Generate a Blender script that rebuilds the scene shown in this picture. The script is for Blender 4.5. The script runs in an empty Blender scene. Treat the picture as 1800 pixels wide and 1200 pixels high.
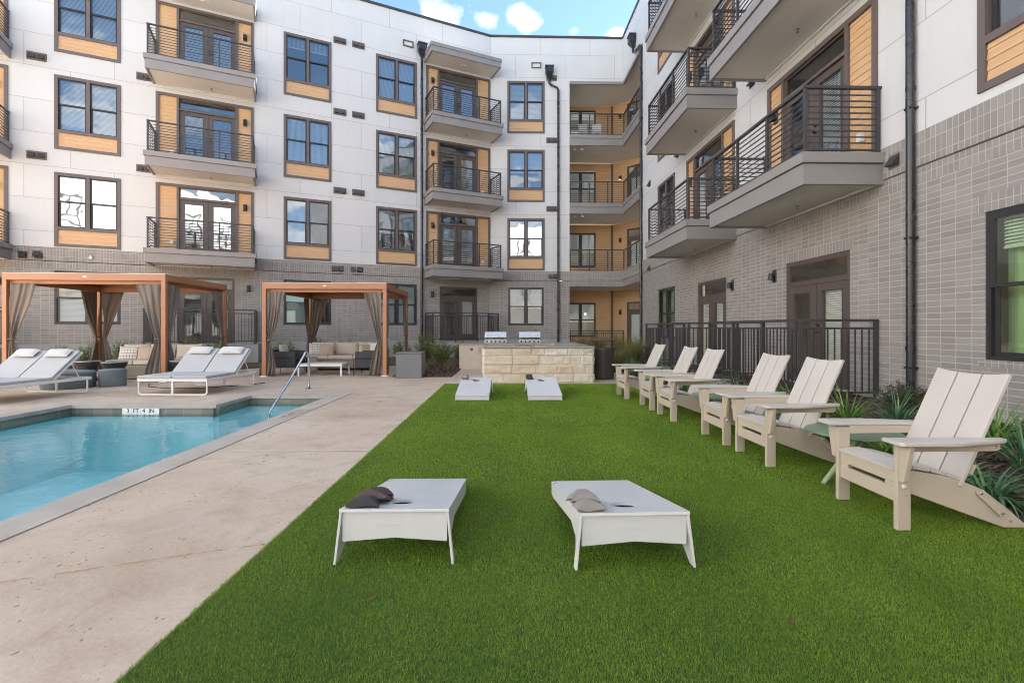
import bpy, math, random
import numpy as np
from mathutils import Vector, Matrix, noise
random.seed(7)
R = math.radians
sc = bpy.context.scene
COL = sc.collection

# ------------------------------------------------------------------ camera
cam_d = bpy.data.cameras.new("camera")
cam = bpy.data.objects.new("camera", cam_d); COL.objects.link(cam)
cam_d.sensor_width = 36.0
cam_d.lens = 36.0 * 860.0 / 1800.0
cam_d.shift_y = -24.0 / 1800.0
cam_d.clip_start = 0.05; cam_d.clip_end = 3000
cam.location = (0, 0, 1.32); cam.rotation_euler = (R(90), 0, 0)
sc.camera = cam

# ------------------------------------------------------------------ light, sky, exposure
SUN_EL, SUN_AZ = R(37), R(57)          # compass azimuth, clockwise from +Y
SKY_STRENGTH, SUN_STRENGTH, EXPOSURE = 0.05, 5.0, 3.24
sun_d = bpy.data.lights.new("sun", 'SUN'); sun = bpy.data.objects.new("sun", sun_d); COL.objects.link(sun)
sun_d.energy = SUN_STRENGTH; sun_d.angle = R(.5); sun_d.color = (1.0, 0.955, 0.90)
sdir = Vector((math.sin(SUN_AZ) * math.cos(SUN_EL), math.cos(SUN_AZ) * math.cos(SUN_EL), math.sin(SUN_EL)))
sun.rotation_euler = sdir.to_track_quat('Z', 'Y').to_euler(); sun.location = (20, 18, 30)
sc.view_settings.view_transform = 'Standard'; sc.view_settings.look = 'None'
sc.view_settings.exposure = EXPOSURE; sc.view_settings.gamma = 1.0
sc.cycles.use_denoising = True; sc.cycles.filter_width = 1.0
sc.cycles.max_bounces = 8; sc.cycles.transparent_max_bounces = 12
sc.cycles.caustics_reflective = False; sc.cycles.caustics_refractive = False
sc.cycles.sample_clamp_indirect = 6.0

class NT:
    """small node-tree helper"""
    def __init__(s, tree): s.t = tree; s.t.nodes.clear()
    def n(s, typ, ins=None, **kw):
        nd = s.t.nodes.new(typ)
        for k, v in kw.items(): setattr(nd, k, v)
        for k, v in (ins or {}).items():
            sock = nd.inputs[k]
            if hasattr(v, 'links') or isinstance(v, bpy.types.NodeSocket): s.t.links.new(v, sock)
            else: sock.default_value = v
        return nd
    def l(s, a, b): s.t.links.new(a, b)
    def math(s, op, a, b=0.0, clamp=False):
        nd = s.n('ShaderNodeMath', {0: a, 1: b}, operation=op); nd.use_clamp = clamp
        return nd.outputs[0]
    def ramp(s, fac, stops, interp='LINEAR'):
        nd = s.n('ShaderNodeValToRGB', {0: fac}); cr = nd.color_ramp; cr.interpolation = interp
        while len(cr.elements) < len(stops): cr.elements.new(0.5)
        for e, (p, c) in zip(cr.elements, stops):
            e.position = p; e.color = (*c, 1) if len(c) == 3 else c
        return nd.outputs[0]
    def mix(s, fac, a, b, blend='MIX'):
        nd = s.n('ShaderNodeMix', data_type='RGBA', blend_type=blend)
        for i, v in ((0, fac), (6, a), (7, b)):
            if isinstance(v, bpy.types.NodeSocket): s.l(v, nd.inputs[i])
            else: nd.inputs[i].default_value = (*v, 1) if isinstance(v, tuple) and len(v) == 3 else v
        return nd.outputs[2]
    def noise(s, vec, scale, detail=4, rough=0.55, dist=0.0):
        ins = {'Scale': scale, 'Detail': detail, 'Roughness': rough, 'Distortion': dist}
        if vec is not None: ins['Vector'] = vec
        return s.n('ShaderNodeTexNoise', ins)
    def mapping(s, vec, scale=(1, 1, 1), loc=(0, 0, 0), rot=(0, 0, 0)):
        return s.n('ShaderNodeMapping', {'Vector': vec, 'Scale': scale, 'Location': loc, 'Rotation': rot}).outputs[0]

W = bpy.data.worlds.new("World"); sc.world = W; W.use_nodes = True
def build_world():
    t = NT(W.node_tree)
    out = t.n('ShaderNodeOutputWorld'); bg = t.n('ShaderNodeBackground', {'Strength': SKY_STRENGTH})
    sky = t.n('ShaderNodeTexSky', sky_type='NISHITA'); sky.sun_disc = False
    sky.sun_elevation = SUN_EL; sky.sun_rotation = SUN_AZ
    sky.air_density = 1.0; sky.dust_density = 0.25; sky.ozone_density = 1.6
    d = t.n('ShaderNodeTexCoord').outputs['Generated']
    nz = t.noise(d, 9.0, 6, 0.55).outputs[0]
    fine = t.noise(d, 26.0, 4, 0.6).outputs[0]
    wob = t.math('ADD', t.math('MULTIPLY', t.math('SUBTRACT', nz, 0.5), 1.9), t.math('MULTIPLY', t.math('SUBTRACT', fine, 0.5), 1.5))
    total = None
    # (azimuth x, height z as tangents at unit depth, half width, half height): the fair-weather clouds over the roof
    for cx, cz, w, h, k in ((-0.150, 0.640, 0.046, 0.026, 1.0), (0.030, 0.634, 0.036, 0.022, 1.05), (-0.052, 0.628, 0.024, 0.012, .55),
                            (0.214, 0.592, 0.026, 0.014, 1.0), (0.128, 0.606, 0.016, 0.010, .45), (-.42, .70, .10, .04, 1.0)):
        v = Vector((cx, 1, cz)).normalized()
        loc = t.n('ShaderNodeVectorMath', {0: d, 1: v}, operation='SUBTRACT').outputs[0]
        loc = t.n('ShaderNodeVectorMath', {0: loc, 1: (1 / w, 1 / (w + h), 1 / h)}, operation='MULTIPLY').outputs[0]
        ln = t.n('ShaderNodeVectorMath', {0: loc}, operation='LENGTH').outputs['Value']
        m = t.math('MULTIPLY', t.math('SUBTRACT', t.math('ADD', .92, wob), ln), k * .95, True)
        total = m if total is None else t.math('MAXIMUM', total, m)
    # broken cloud over the rest of the sky (behind the camera and overhead)
    sep = t.n('ShaderNodeSeparateXYZ', {0: d})
    zz = t.math('MAXIMUM', sep.outputs[2], 0.12)
    px = t.math('DIVIDE', sep.outputs[0], zz); py = t.math('DIVIDE', sep.outputs[1], zz)
    pv = t.n('ShaderNodeCombineXYZ', {0: px, 1: py, 2: 3.1}).outputs[0]
    big = t.noise(pv, 1.15, 7, 0.6).outputs[0]
    bm_ = t.math('MULTIPLY', t.math('SUBTRACT', big, 0.50), 7.0, True)
    away = t.math('MULTIPLY', t.math('SUBTRACT', 0.50, sep.outputs[1]), 5.0, True)
    bm_ = t.math('MULTIPLY', bm_, away)
    total = t.math('MAXIMUM', total, bm_)
    skyc = t.mix(1.0, sky.outputs[0], (.64, .70, .74), 'MULTIPLY')
    col = t.mix(total, skyc, (CLOUD, CLOUD * .985, CLOUD * .965))
    t.l(col, bg.inputs[0]); t.l(bg.outputs[0], out.inputs[0])
CLOUD = 5.2
build_world()

# ------------------------------------------------------------------ mesh helpers
class MB:
    def __init__(s): s.v = []; s.f = []; s.m = []
    def face(s, pts, m=0):
        b = len(s.v); s.v += [tuple(p) for p in pts]; s.f.append(tuple(range(b, b + len(pts)))); s.m.append(m)
    def box(s, x0, x1, y0, y1, z0, z1, m=0, M=None):
        if x0 > x1: x0, x1 = x1, x0
        if y0 > y1: y0, y1 = y1, y0
        if z0 > z1: z0, z1 = z1, z0
        P = [(x0, y0, z0), (x1, y0, z0), (x1, y1, z0), (x0, y1, z0), (x0, y0, z1), (x1, y0, z1), (x1, y1, z1), (x0, y1, z1)]
        if M is not None: P = [tuple(M @ Vector(p)) for p in P]
        b = len(s.v); s.v += P
        for q in ((0, 3, 2, 1), (4, 5, 6, 7), (0, 1, 5, 4), (1, 2, 6, 5), (2, 3, 7, 6), (3, 0, 4, 7)):
            s.f.append(tuple(b + i for i in q)); s.m.append(m)
        return s
    def prism(s, prof, lo, hi, axis='y', m=0):
        """profile in the two other axes (x,z for y; y,z for x; x,y for z), extruded lo..hi"""
        def P(a, b, c):
            return (a, c, b) if axis == 'y' else ((c, a, b) if axis == 'x' else (a, b, c))
        n = len(prof); b = len(s.v)
        s.v += [P(a, c, lo) for a, c in prof] + [P(a, c, hi) for a, c in prof]
        s.f.append(tuple(b + i for i in range(n))); s.m.append(m)
        s.f.append(tuple(b + n + i for i in reversed(range(n)))); s.m.append(m)
        for i in range(n):
            j = (i + 1) % n
            s.f.append((b + i, b + n + i, b + n + j, b + j)); s.m.append(m)
        return s
    def tube(s, pts, r, n=10, m=0, cap=True):
        pts = [Vector(p) for p in pts]; rs = r if isinstance(r, (list, tuple)) else [r] * len(pts)
        b = len(s.v); ref = None
        for i, p in enumerate(pts):
            d = (pts[min(i + 1, len(pts) - 1)] - pts[max(i - 1, 0)]).normalized()
            if ref is None: ref = Vector((0, 0, 1)) if abs(d.z) < .9 else Vector((1, 0, 0))
            u = (ref - d * ref.dot(d)); u = u.normalized() if u.length > 1e-6 else d.orthogonal().normalized()
            ref = u; w = d.cross(u)
            for k in range(n):
                a = 2 * math.pi * k / n + math.pi / n
                s.v.append(tuple(p + (u * math.cos(a) + w * math.sin(a)) * rs[i]))
        for i in range(len(pts) - 1):
            for k in range(n):
                k2 = (k + 1) % n
                s.f.append((b + i * n + k, b + i * n + k2, b + (i + 1) * n + k2, b + (i + 1) * n + k)); s.m.append(m)
        if cap:
            s.f.append(tuple(b + k for k in reversed(range(n)))); s.m.append(m)
            e = b + (len(pts) - 1) * n
            s.f.append(tuple(e + k for k in range(n))); s.m.append(m)
        return s
    def lathe(s, prof, n=32, c=(0, 0), m=0, cap=True):
        b = len(s.v)
        for r, z in prof:
            for k in range(n):
                a = 2 * math.pi * k / n
                s.v.append((c[0] + r * math.cos(a), c[1] + r * math.sin(a), z))
        for i in range(len(prof) - 1):
            for k in range(n):
                k2 = (k + 1) % n
                s.f.append((b + i * n + k, b + i * n + k2, b + (i + 1) * n + k2, b + (i + 1) * n + k)); s.m.append(m)
        if cap:
            s.f.append(tuple(b + k for k in reversed(range(n)))); s.m.append(m)
            e = b + (len(prof) - 1) * n
            s.f.append(tuple(e + k for k in range(n))); s.m.append(m)
        return s
    def xf(s, M):
        s.v = [tuple(M @ Vector(p)) for p in s.v]; return s
    def build(s, name, mats, parent=None, smooth=False, bevel=0.0, loc=None, rot=0.0, seg=2, angle=None):
        me = bpy.data.meshes.new(name); me.from_pydata(s.v, [], s.f)
        if not isinstance(mats, (list, tuple)): mats = [mats]
        for mt in mats: me.materials.append(mt)
        if len(mats) > 1: me.polygons.foreach_set('material_index', s.m)
        if smooth: me.polygons.foreach_set('use_smooth', [True] * len(me.polygons))
        me.update()
        return link(name, me, parent, loc, rot, bevel, seg, smooth, angle)

def link(name, me, parent=None, loc=None, rot=0.0, bevel=0.0, seg=2, smooth=False, angle=None):
    o = bpy.data.objects.new(name, me); COL.objects.link(o)
    if loc is not None: o.location = loc
    if rot: o.rotation_euler = (0, 0, rot)
    if parent is not None: o.parent = parent
    if bevel:
        md = o.modifiers.new('bevel', 'BEVEL'); md.width = bevel; md.segments = seg; md.limit_method = 'ANGLE'; md.angle_limit = R(35)
        md.harden_normals = False
    if angle:
        es = o.modifiers.new('split', 'EDGE_SPLIT'); es.split_angle = R(angle)
    return o

def np_mesh(name, verts, faces_n, mat, parent=None, attr=None, mats=None):
    """verts (N,3) float array whose faces are consecutive runs of faces_n vertices; attr a per-vertex 'tint'"""
    me = bpy.data.meshes.new(name); nv = len(verts); nf = nv // faces_n
    me.vertices.add(nv); me.vertices.foreach_set('co', np.asarray(verts, np.float32).ravel())
    me.loops.add(nv); me.loops.foreach_set('vertex_index', np.arange(nv, dtype=np.int32))
    me.polygons.add(nf); me.polygons.foreach_set('loop_start', np.arange(0, nv, faces_n, dtype=np.int32))
    try: me.polygons.foreach_set('loop_total', np.full(nf, faces_n, np.int32))
    except Exception: pass
    me.materials.append(mat); me.update(calc_edges=True)
    if attr is not None:
        a = me.attributes.new('tint', 'FLOAT', 'POINT'); a.data.foreach_set('value', np.asarray(attr, np.float32))
    return link(name, me, parent)

def tag(o, label=None, cat=None, group=None, kind=None):
    if label: o['label'] = label
    if cat: o['category'] = cat
    if group: o['group'] = group
    if kind: o['kind'] = kind
    return o
def empty(name, loc=(0, 0, 0), rz=0.0, label=None, cat=None, group=None):
    o = bpy.data.objects.new(name, None); COL.objects.link(o); o.location = loc; o.rotation_euler = (0, 0, rz)
    o.empty_display_size = .2
    return tag(o, label, cat, group)
KIDS = {}
def kids(o): return [c for c in bpy.data.objects if c.parent == o]
def copy_tree(o, parent=None, loc=None, rz=None, label=None):
    c = o.copy(); COL.objects.link(c)
    if parent is not None: c.parent = parent
    if loc is not None: c.location = loc
    if rz is not None: c.rotation_euler = (0, 0, rz)
    if label: c['label'] = label
    for ch in kids(o): copy_tree(ch, c)
    return c

# ------------------------------------------------------------------ materials
def mat(name, color, rough=0.6, metal=0.0, var=0.0, vscale=3.0, bump=0.0, bscale=60.0, spec=0.5, stretch=(1, 1, 1)):
    m = bpy.data.materials.new(name); m.use_nodes = True; t = NT(m.node_tree)
    out = t.n('ShaderNodeOutputMaterial')
    p = t.n('ShaderNodeBsdfPrincipled', {'Roughness': rough, 'Metallic': metal, 'Specular IOR Level': spec, 'Base Color': (*color, 1)})
    co = t.mapping(t.n('ShaderNodeTexCoord').outputs['Object'], stretch)
    if var:
        nz = t.noise(co, vscale, 5).outputs[0]
        f = t.math('ADD', t.math('MULTIPLY', t.math('SUBTRACT', nz, 0.5), var * 2), 1.0)
        hs = t.n('ShaderNodeHueSaturation', {'Color': (*color, 1), 'Value': f})
        t.l(hs.outputs[0], p.inputs['Base Color'])
        rr = t.math('ADD', t.math('MULTIPLY', t.math('SUBTRACT', nz, 0.5), 0.25), rough, True); t.l(rr, p.inputs['Roughness'])
    if bump:
        nb = t.noise(co, bscale, 4, 0.6).outputs[0]
        t.l(t.n('ShaderNodeBump', {'Strength': bump, 'Distance': 0.01, 'Height': nb}).outputs[0], p.inputs['Normal'])
    t.l(p.outputs[0], out.inputs[0]); return m
def custom(name):
    m = bpy.data.materials.new(name); m.use_nodes = True; t = NT(m.node_tree)
    out = t.n('ShaderNodeOutputMaterial'); p = t.n('ShaderNodeBsdfPrincipled'); t.l(p.outputs[0], out.inputs[0])
    return m, t, p, out

def brick_mat(name, bw, rh, c1, c2, mortar):
    m, t, p, out = custom(name)
    o = t.n('ShaderNodeTexCoord').outputs['Object']; sp = t.n('ShaderNodeSeparateXYZ', {0: o})
    v = t.n('ShaderNodeCombineXYZ', {0: sp.outputs[0], 1: sp.outputs[2], 2: 0.0}).outputs[0]
    bt = t.n('ShaderNodeTexBrick', {'Vector': v, 'Color1': (*c1, 1), 'Color2': (*c2, 1), 'Mortar': (*mortar, 1), 'Scale': 1.0,
             'Mortar Size': 0.0065, 'Mortar Smooth': 0.15, 'Bias': 0.0, 'Brick Width': bw, 'Row Height': rh}, offset=0.0, squash=1.0)
    cl = t.noise(o, 1.3, 5, 0.6).outputs[0]; fi = t.noise(o, 70, 4, 0.7).outputs[0]
    f = t.math('ADD', t.math('ADD', t.math('MULTIPLY', t.math('SUBTRACT', cl, 0.5), 0.30), t.math('MULTIPLY', t.math('SUBTRACT', fi, .5), .40)), 1.0)
    col = t.n('ShaderNodeHueSaturation', {'Color': bt.outputs[0], 'Value': f}).outputs[0]
    t.l(col, p.inputs['Base Color']); p.inputs['Roughness'].default_value = 0.72
    hgt = t.math('ADD', t.math('MULTIPLY', bt.outputs['Fac'], -1.0), t.math('MULTIPLY', fi, 0.25))
    t.l(t.n('ShaderNodeBump', {'Strength': 0.8, 'Distance': 0.006, 'Height': hgt}).outputs[0], p.inputs['Normal'])
    return m
BC1, BC2, BMO = (.258, .237, .224), (.322, .298, .280), (.47, .43, .36)
M_BRICK = brick_mat('stack_bond_brick', .222, .085, BC1, BC2, BMO)
M_SOLD = brick_mat('soldier_course_brick', .085, .222, BC1, BC2, BMO)

def panel_mat():
    m, t, p, out = custom('white_fibre_cement')
    o = t.n('ShaderNodeTexCoord').outputs['Object']; sp = t.n('ShaderNodeSeparateXYZ', {0: o})
    z = t.math('SUBTRACT', sp.outputs[2], 4.62)
    v = t.n('ShaderNodeCombineXYZ', {0: sp.outputs[0], 1: z, 2: 0.0}).outputs[0]
    bt = t.n('ShaderNodeTexBrick', {'Vector': v, 'Color1': (.615, .612, .60, 1), 'Color2': (.645, .642, .63, 1), 'Mortar': (.36, .357, .35, 1), 'Scale': 1.0,
             'Mortar Size': 0.008, 'Mortar Smooth': 0.2, 'Bias': 0.0, 'Brick Width': 2.44, 'Row Height': 1.1167}, offset=0.5, squash=1.0)
    cl = t.noise(t.mapping(o, (1, 1, .35)), 1.1, 5, 0.6).outputs[0]; fi = t.noise(o, 9, 4, 0.6).outputs[0]
    stk = t.noise(t.mapping(o, (7, 1, .16)), 1.0, 5, .6).outputs[0]
    f = t.math('ADD', t.math('ADD', t.math('MULTIPLY', t.math('SUBTRACT', cl, 0.5), 0.12), t.math('MULTIPLY', t.math('SUBTRACT', fi, .5), .06)), t.math('ADD', 1.0, t.math('MULTIPLY', t.math('SUBTRACT', stk, .5), .06)))
    t.l(t.n('ShaderNodeHueSaturation', {'Color': bt.outputs[0], 'Value': f}).outputs[0], p.inputs['Base Color'])
    p.inputs['Roughness'].default_value = 0.55
    hgt = t.math('ADD', t.math('MULTIPLY', bt.outputs['Fac'], -1.0), t.math('MULTIPLY', cl, .5))
    t.l(t.n('ShaderNodeBump', {'Strength': 0.5, 'Distance': 0.006, 'Height': hgt}).outputs[0], p.inputs['Normal'])
    return m
M_WHITE = panel_mat()

def wood_mat():
    m, t, p, out = custom('tan_lap_siding')
    o = t.n('ShaderNodeTexCoord').outputs['Object']
    g = t.noise(t.mapping(o, (1.5, 30, 30)), 3.0, 5, 0.65, 0.6).outputs[0]
    b = t.noise(t.mapping(o, (.6, 1, 7.7)), 1.2, 2).outputs[0]
    c = t.ramp(t.math('ADD', t.math('MULTIPLY', g, .6), t.math('MULTIPLY', b, .4)), [(0.3, (.56, .335, .170)), (0.55, (.655, .42, .225)), (0.75, (.71, .475, .27))])
    t.l(c, p.inputs['Base Color']); p.inputs['Roughness'].default_value = 0.55
    t.l(t.n('ShaderNodeBump', {'Strength': .15, 'Distance': .004, 'Height': g}).outputs[0], p.inputs['Normal'])
    return m
M_WOOD = wood_mat()
M_TRIM = mat('taupe_trim_paint', (.135, .108, .098), .5, var=.08, vscale=2)
M_SASH = mat('black_window_sash', (.030, .030, .034), .38, var=.1)
M_DOOR = mat('brown_door_paint', (.100, .079, .070), .42, var=.08, vscale=2)
M_FASC = mat('grey_fascia_paint', (.27, .255, .245), .5, var=.09, vscale=1.6, bump=.05, bscale=30)
M_SOFF = mat('light_grey_soffit', (.70, .68, .64), .7, var=.07, vscale=1.2)
M_RAIL = mat('charcoal_metal', (.052, .05, .051), .42, metal=.0, var=.12, vscale=6)
M_BLACK = mat('black_metal', (.018, .018, .020), .35, var=.15, vscale=5)
M_DOWN = mat('navy_black_downspout', (.022, .024, .030), .28, var=.15, vscale=3)
M_CONC = mat('foundation_concrete', (.40, .385, .355), .8, var=.16, vscale=1.7, bump=.25, bscale=35)
M_INT = mat('dim_room_wall', (.30, .29, .27), .9, var=.3, vscale=.8)
M_BLIND = mat('white_blind_slats', (.85, .85, .82), .5)
M_PARA = mat('dark_roof_coping', (.045, .043, .047), .4)
M_WHITEPL = mat('white_plastic', (.75, .75, .74), .4)

def glass_mat(name, fac0, tint, wav=.012):
    m = bpy.data.materials.new(name); m.use_nodes = True; t = NT(m.node_tree)
    out = t.n('ShaderNodeOutputMaterial')
    pos = t.n('ShaderNodeNewGeometry').outputs['Position']
    nz = t.noise(pos, 1.7, 1, .4).outputs[0]
    nrm = t.n('ShaderNodeBump', {'Strength': 1.0, 'Distance': wav, 'Height': nz}).outputs[0]
    gl = t.n('ShaderNodeBsdfGlossy', {'Color': (.93, .97, 1, 1), 'Roughness': 0.0, 'Normal': nrm})
    tr = t.n('ShaderNodeBsdfTransparent', {'Color': (*tint, 1)})
    fr = t.n('ShaderNodeFresnel', {'IOR': 1.5}).outputs[0]
    f = t.math('ADD', t.math('MULTIPLY', fr, 1.2), fac0, True)
    mx = t.n('ShaderNodeMixShader', {0: f, 1: tr.outputs[0], 2: gl.outputs[0]})
    t.l(mx.outputs[0], out.inputs[0]); return m
M_GLASS = glass_mat('coated_window_glass', .20, (.82, .92, .99), .0045)
M_GLASSL = glass_mat('lower_window_glass', .085, (.80, .90, .92), .004)
M_GLASSG = glass_mat('clear_door_glass', .06, (.93, .98, .94))
M_GLASSN = glass_mat('greenish_near_glass', .07, (.80, .95, .76), .004)
M_CURTN = mat('pale_green_sheer_curtain', (.60, .68, .50), .8, var=.1, vscale=3)
M_GLOW = bpy.data.materials.new('warm_lamp_bulb'); M_GLOW.use_nodes = True
_t = NT(M_GLOW.node_tree); _t.l(_t.n('ShaderNodeEmission', {'Color': (1, .62, .28, 1), 'Strength': .9}).outputs[0], _t.n('ShaderNodeOutputMaterial').inputs[0])
# ================================================================== THE BUILDING
F1, F2, F3, F4, ROOF = 0.74, 4.09, 7.44, 10.79, 15.5
FR = 0.20                                   # ground floor of the right wing and the corner recess
FLOORS = (F2, F3, F4)
BRICK_TOP = 4.08
BEND = Vector((-1.056, 23.9, 0)); CORNER = Vector((5.45, 24.08, 0))
TH_L, TH_B, TH_R = R(25.78), R(1.6), R(-88.4)
bld = empty('apartment_building', (0, 24, 0), 0, 'four storey white and brown brick apartment block wrapped round the courtyard', 'building')

class Fac:
    """facade frame: x along the wall to the viewer's right, -y out of the wall, z up"""
    def __init__(s, org, th): s.o = org; s.th = th; s.ex = Vector((math.cos(th), math.sin(th), 0)); s.n = Vector((math.sin(th), -math.cos(th), 0))
    def p(s, a, out=0.0, z=0.0): return s.o + s.ex * a + s.n * out + Vector((0, 0, z))
    def put(s, o, a, z=0.0, out=0.0):
        o.parent = bld; o.location = s.p(a, out, z) - bld.location; o.rotation_euler = (0, 0, s.th); return o
FL, FB, FRW = Fac(BEND, TH_L), Fac(BEND, TH_B), Fac(CORNER, TH_R)
FREAR = Fac(Vector((6.6, -19.0, 0)), R(180)); FSIDE = Fac(Vector((-24.0, -19.0, 0)), R(90))

def wall(F, name, a0, a1, z0, z1, holes, m, out=0.0):
    xs = sorted({a0, a1, *[min(max(h[i], a0), a1) for h in holes for i in (0, 1)]})
    zs = sorted({z0, z1, *[min(max(h[i], z0), z1) for h in holes for i in (2, 3)]})
    b = MB()
    for i in range(len(xs) - 1):
        for j in range(len(zs) - 1):
            cx, cz = (xs[i] + xs[i + 1]) / 2, (zs[j] + zs[j + 1]) / 2
            if any(h[0] < cx < h[1] and h[2] < cz < h[3] for h in holes): continue
            b.face([(xs[i], -out, zs[j]), (xs[i + 1], -out, zs[j]), (xs[i + 1], -out, zs[j + 1]), (xs[i], -out, zs[j + 1])])
    if out:   # close the proud band above and below
        b.face([(a0, -out, z0), (a0, 0, z0), (a1, 0, z0), (a1, -out, z0)]); b.face([(a0, -out, z1), (a1, -out, z1), (a1, 0, z1), (a0, 0, z1)])
    for h in holes:   # reveals
        x0, x1, w0, w1 = max(h[0], a0), min(h[1], a1), max(h[2], z0), min(h[3], z1)
        if x1 <= x0 or w1 <= w0: continue
        if h[0] >= a0: b.face([(x0, -out, w0), (x0, .16, w0), (x0, .16, w1), (x0, -out, w1)])
        if h[1] <= a1: b.face([(x1, -out, w0), (x1, -out, w1), (x1, .16, w1), (x1, .16, w0)])
        if h[3] <= z1: b.face([(x0, -out, w1), (x0, .16, w1), (x1, .16, w1), (x1, -out, w1)])
        if h[2] >= z0: b.face([(x0, -out, w0), (x1, -out, w0), (x1, .16, w0), (x0, .16, w0)])
    return F.put(b.build(name, m), 0)

def planks(b, x0, x1, z0, z1, y, m=0, step=.135):
    z = z0
    while z < z1 - .01:
        e = min(z + step, z1)
        b.face([(x0, y - .015, z), (x1, y - .015, z), (x1, y - .002, e), (x0, y - .002, e)], m)
        b.face([(x0, y, z), (x1, y, z), (x1, y - .015, z), (x0, y - .015, z)], m)
        z = e

def blind_mesh(spans, z0, z1, y, drop=1.0, tilt=.7):
    b = MB(); lo = z1 - (z1 - z0) * drop
    for x0, x1 in spans:
        z = z1
        while z > lo:
            b.face([(x0, y - .012, z - .036 * tilt), (x1, y - .012, z - .036 * tilt), (x1, y + .010, z), (x0, y + .010, z)])
            z -= .042
        b.box(x0, x1, y - .014, y + .012, z - .01, z + .012)
    me = bpy.data.meshes.new('blind'); me.from_pydata(b.v, [], b.f); me.materials.append(M_BLIND); return me

def frame_members(b, x0, x1, z0, z1, t, y0, y1, m=0, mull=(), rails=()):
    """rectangular frame, members butted; mull: (x, halfwidth); rails: (za, zb)"""
    b.box(x0, x0 + t, y0, y1, z0, z1, m); b.box(x1 - t, x1, y0, y1, z0, z1, m)
    b.box(x0 + t, x1 - t, y0, y1, z0, z0 + t, m); b.box(x0 + t, x1 - t, y0, y1, z1 - t, z1, m)

def double_hung(wm, W, zlo, zhi, t, mull):
    """two double-hung lights side by side: sash, pane and blind as children of wm"""
    sb, pb = MB(), MB(); x = -W / 2 + t; lw = (W - 2 * t - mull) / 2; zm = (zlo + zhi) / 2; spans = []
    for k in range(2):
        x0 = x + k * (lw + mull); x1 = x0 + lw
        frame_members(sb, x0, x1, zm - .02, zhi, .042, .010, .050)
        frame_members(sb, x0 + .012, x1 - .012, zlo, zm + .02, .046, .052, .088)
        pb.face([(x0 + .04, .030, zm + .02), (x1 - .04, .030, zm + .02), (x1 - .04, .030, zhi - .04), (x0 + .04, .030, zhi - .04)])
        pb.face([(x0 + .056, .070, zlo + .045), (x1 - .056, .070, zlo + .045), (x1 - .056, .070, zm - .024), (x0 + .056, .070, zm - .024)])
        spans.append((x0 + .03, x1 - .03))
    sb.build('sash', M_SASH, wm); pb.build('pane', M_GLASS if t > .08 else M_GLASSL, wm)
    return spans, zlo + .03, zhi - .03

BLINDS = {}
def make_window(W, H, spandrel):
    b = MB(); t = .10 if spandrel else .055; mull = .10 if spandrel else .085
    y0, y1 = (-.032, .10) if spandrel else (.012, .10)
    zsill = .68 if spandrel else t
    frame_members(b, -W / 2, W / 2, 0, H, t, y0, y1)
    if spandrel: b.box(-W / 2 + t, W / 2 - t, y0, y1, .58, .68)
    b.box(-mull / 2, mull / 2, y0, y1, zsill, H - t)
    wm = b.build('window', M_TRIM if spandrel else M_SASH, None)
    spans, za, zb = double_hung(wm, W, zsill, H - t, t, mull)
    if spandrel:
        sp = MB(); planks(sp, -W / 2 + t, W / 2 - t, t, .58, .012); sp.build('spandrel', M_WOOD, wm)
    key = (W, H, spandrel); l, r = spans
    BLINDS[key] = [blind_mesh(spans, za, zb, .16, 1.0, 1.0), blind_mesh(spans, za, zb, .16, .55, 1.0), blind_mesh([l], za, zb, .16, 1.0, .9),
                   blind_mesh(spans, za, zb, .16, .22, .8), blind_mesh([r], za, zb, .16, .8, .5)]
    link('blind', BLINDS[key][0], wm)
    return wm, key
PROTO = {}
def window(F, a, z, W=1.83, H=2.55, spandrel=True, variant=0, out=0.0):
    key = (W, H, spandrel)
    if key not in PROTO: o, _ = make_window(W, H, spandrel); PROTO[key] = o
    else: o = copy_tree(PROTO[key])
    for c in kids(o):
        if c.name.startswith('blind'): c.data = BLINDS[key][variant % 5]
    return F.put(o, a, z, out)

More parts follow.
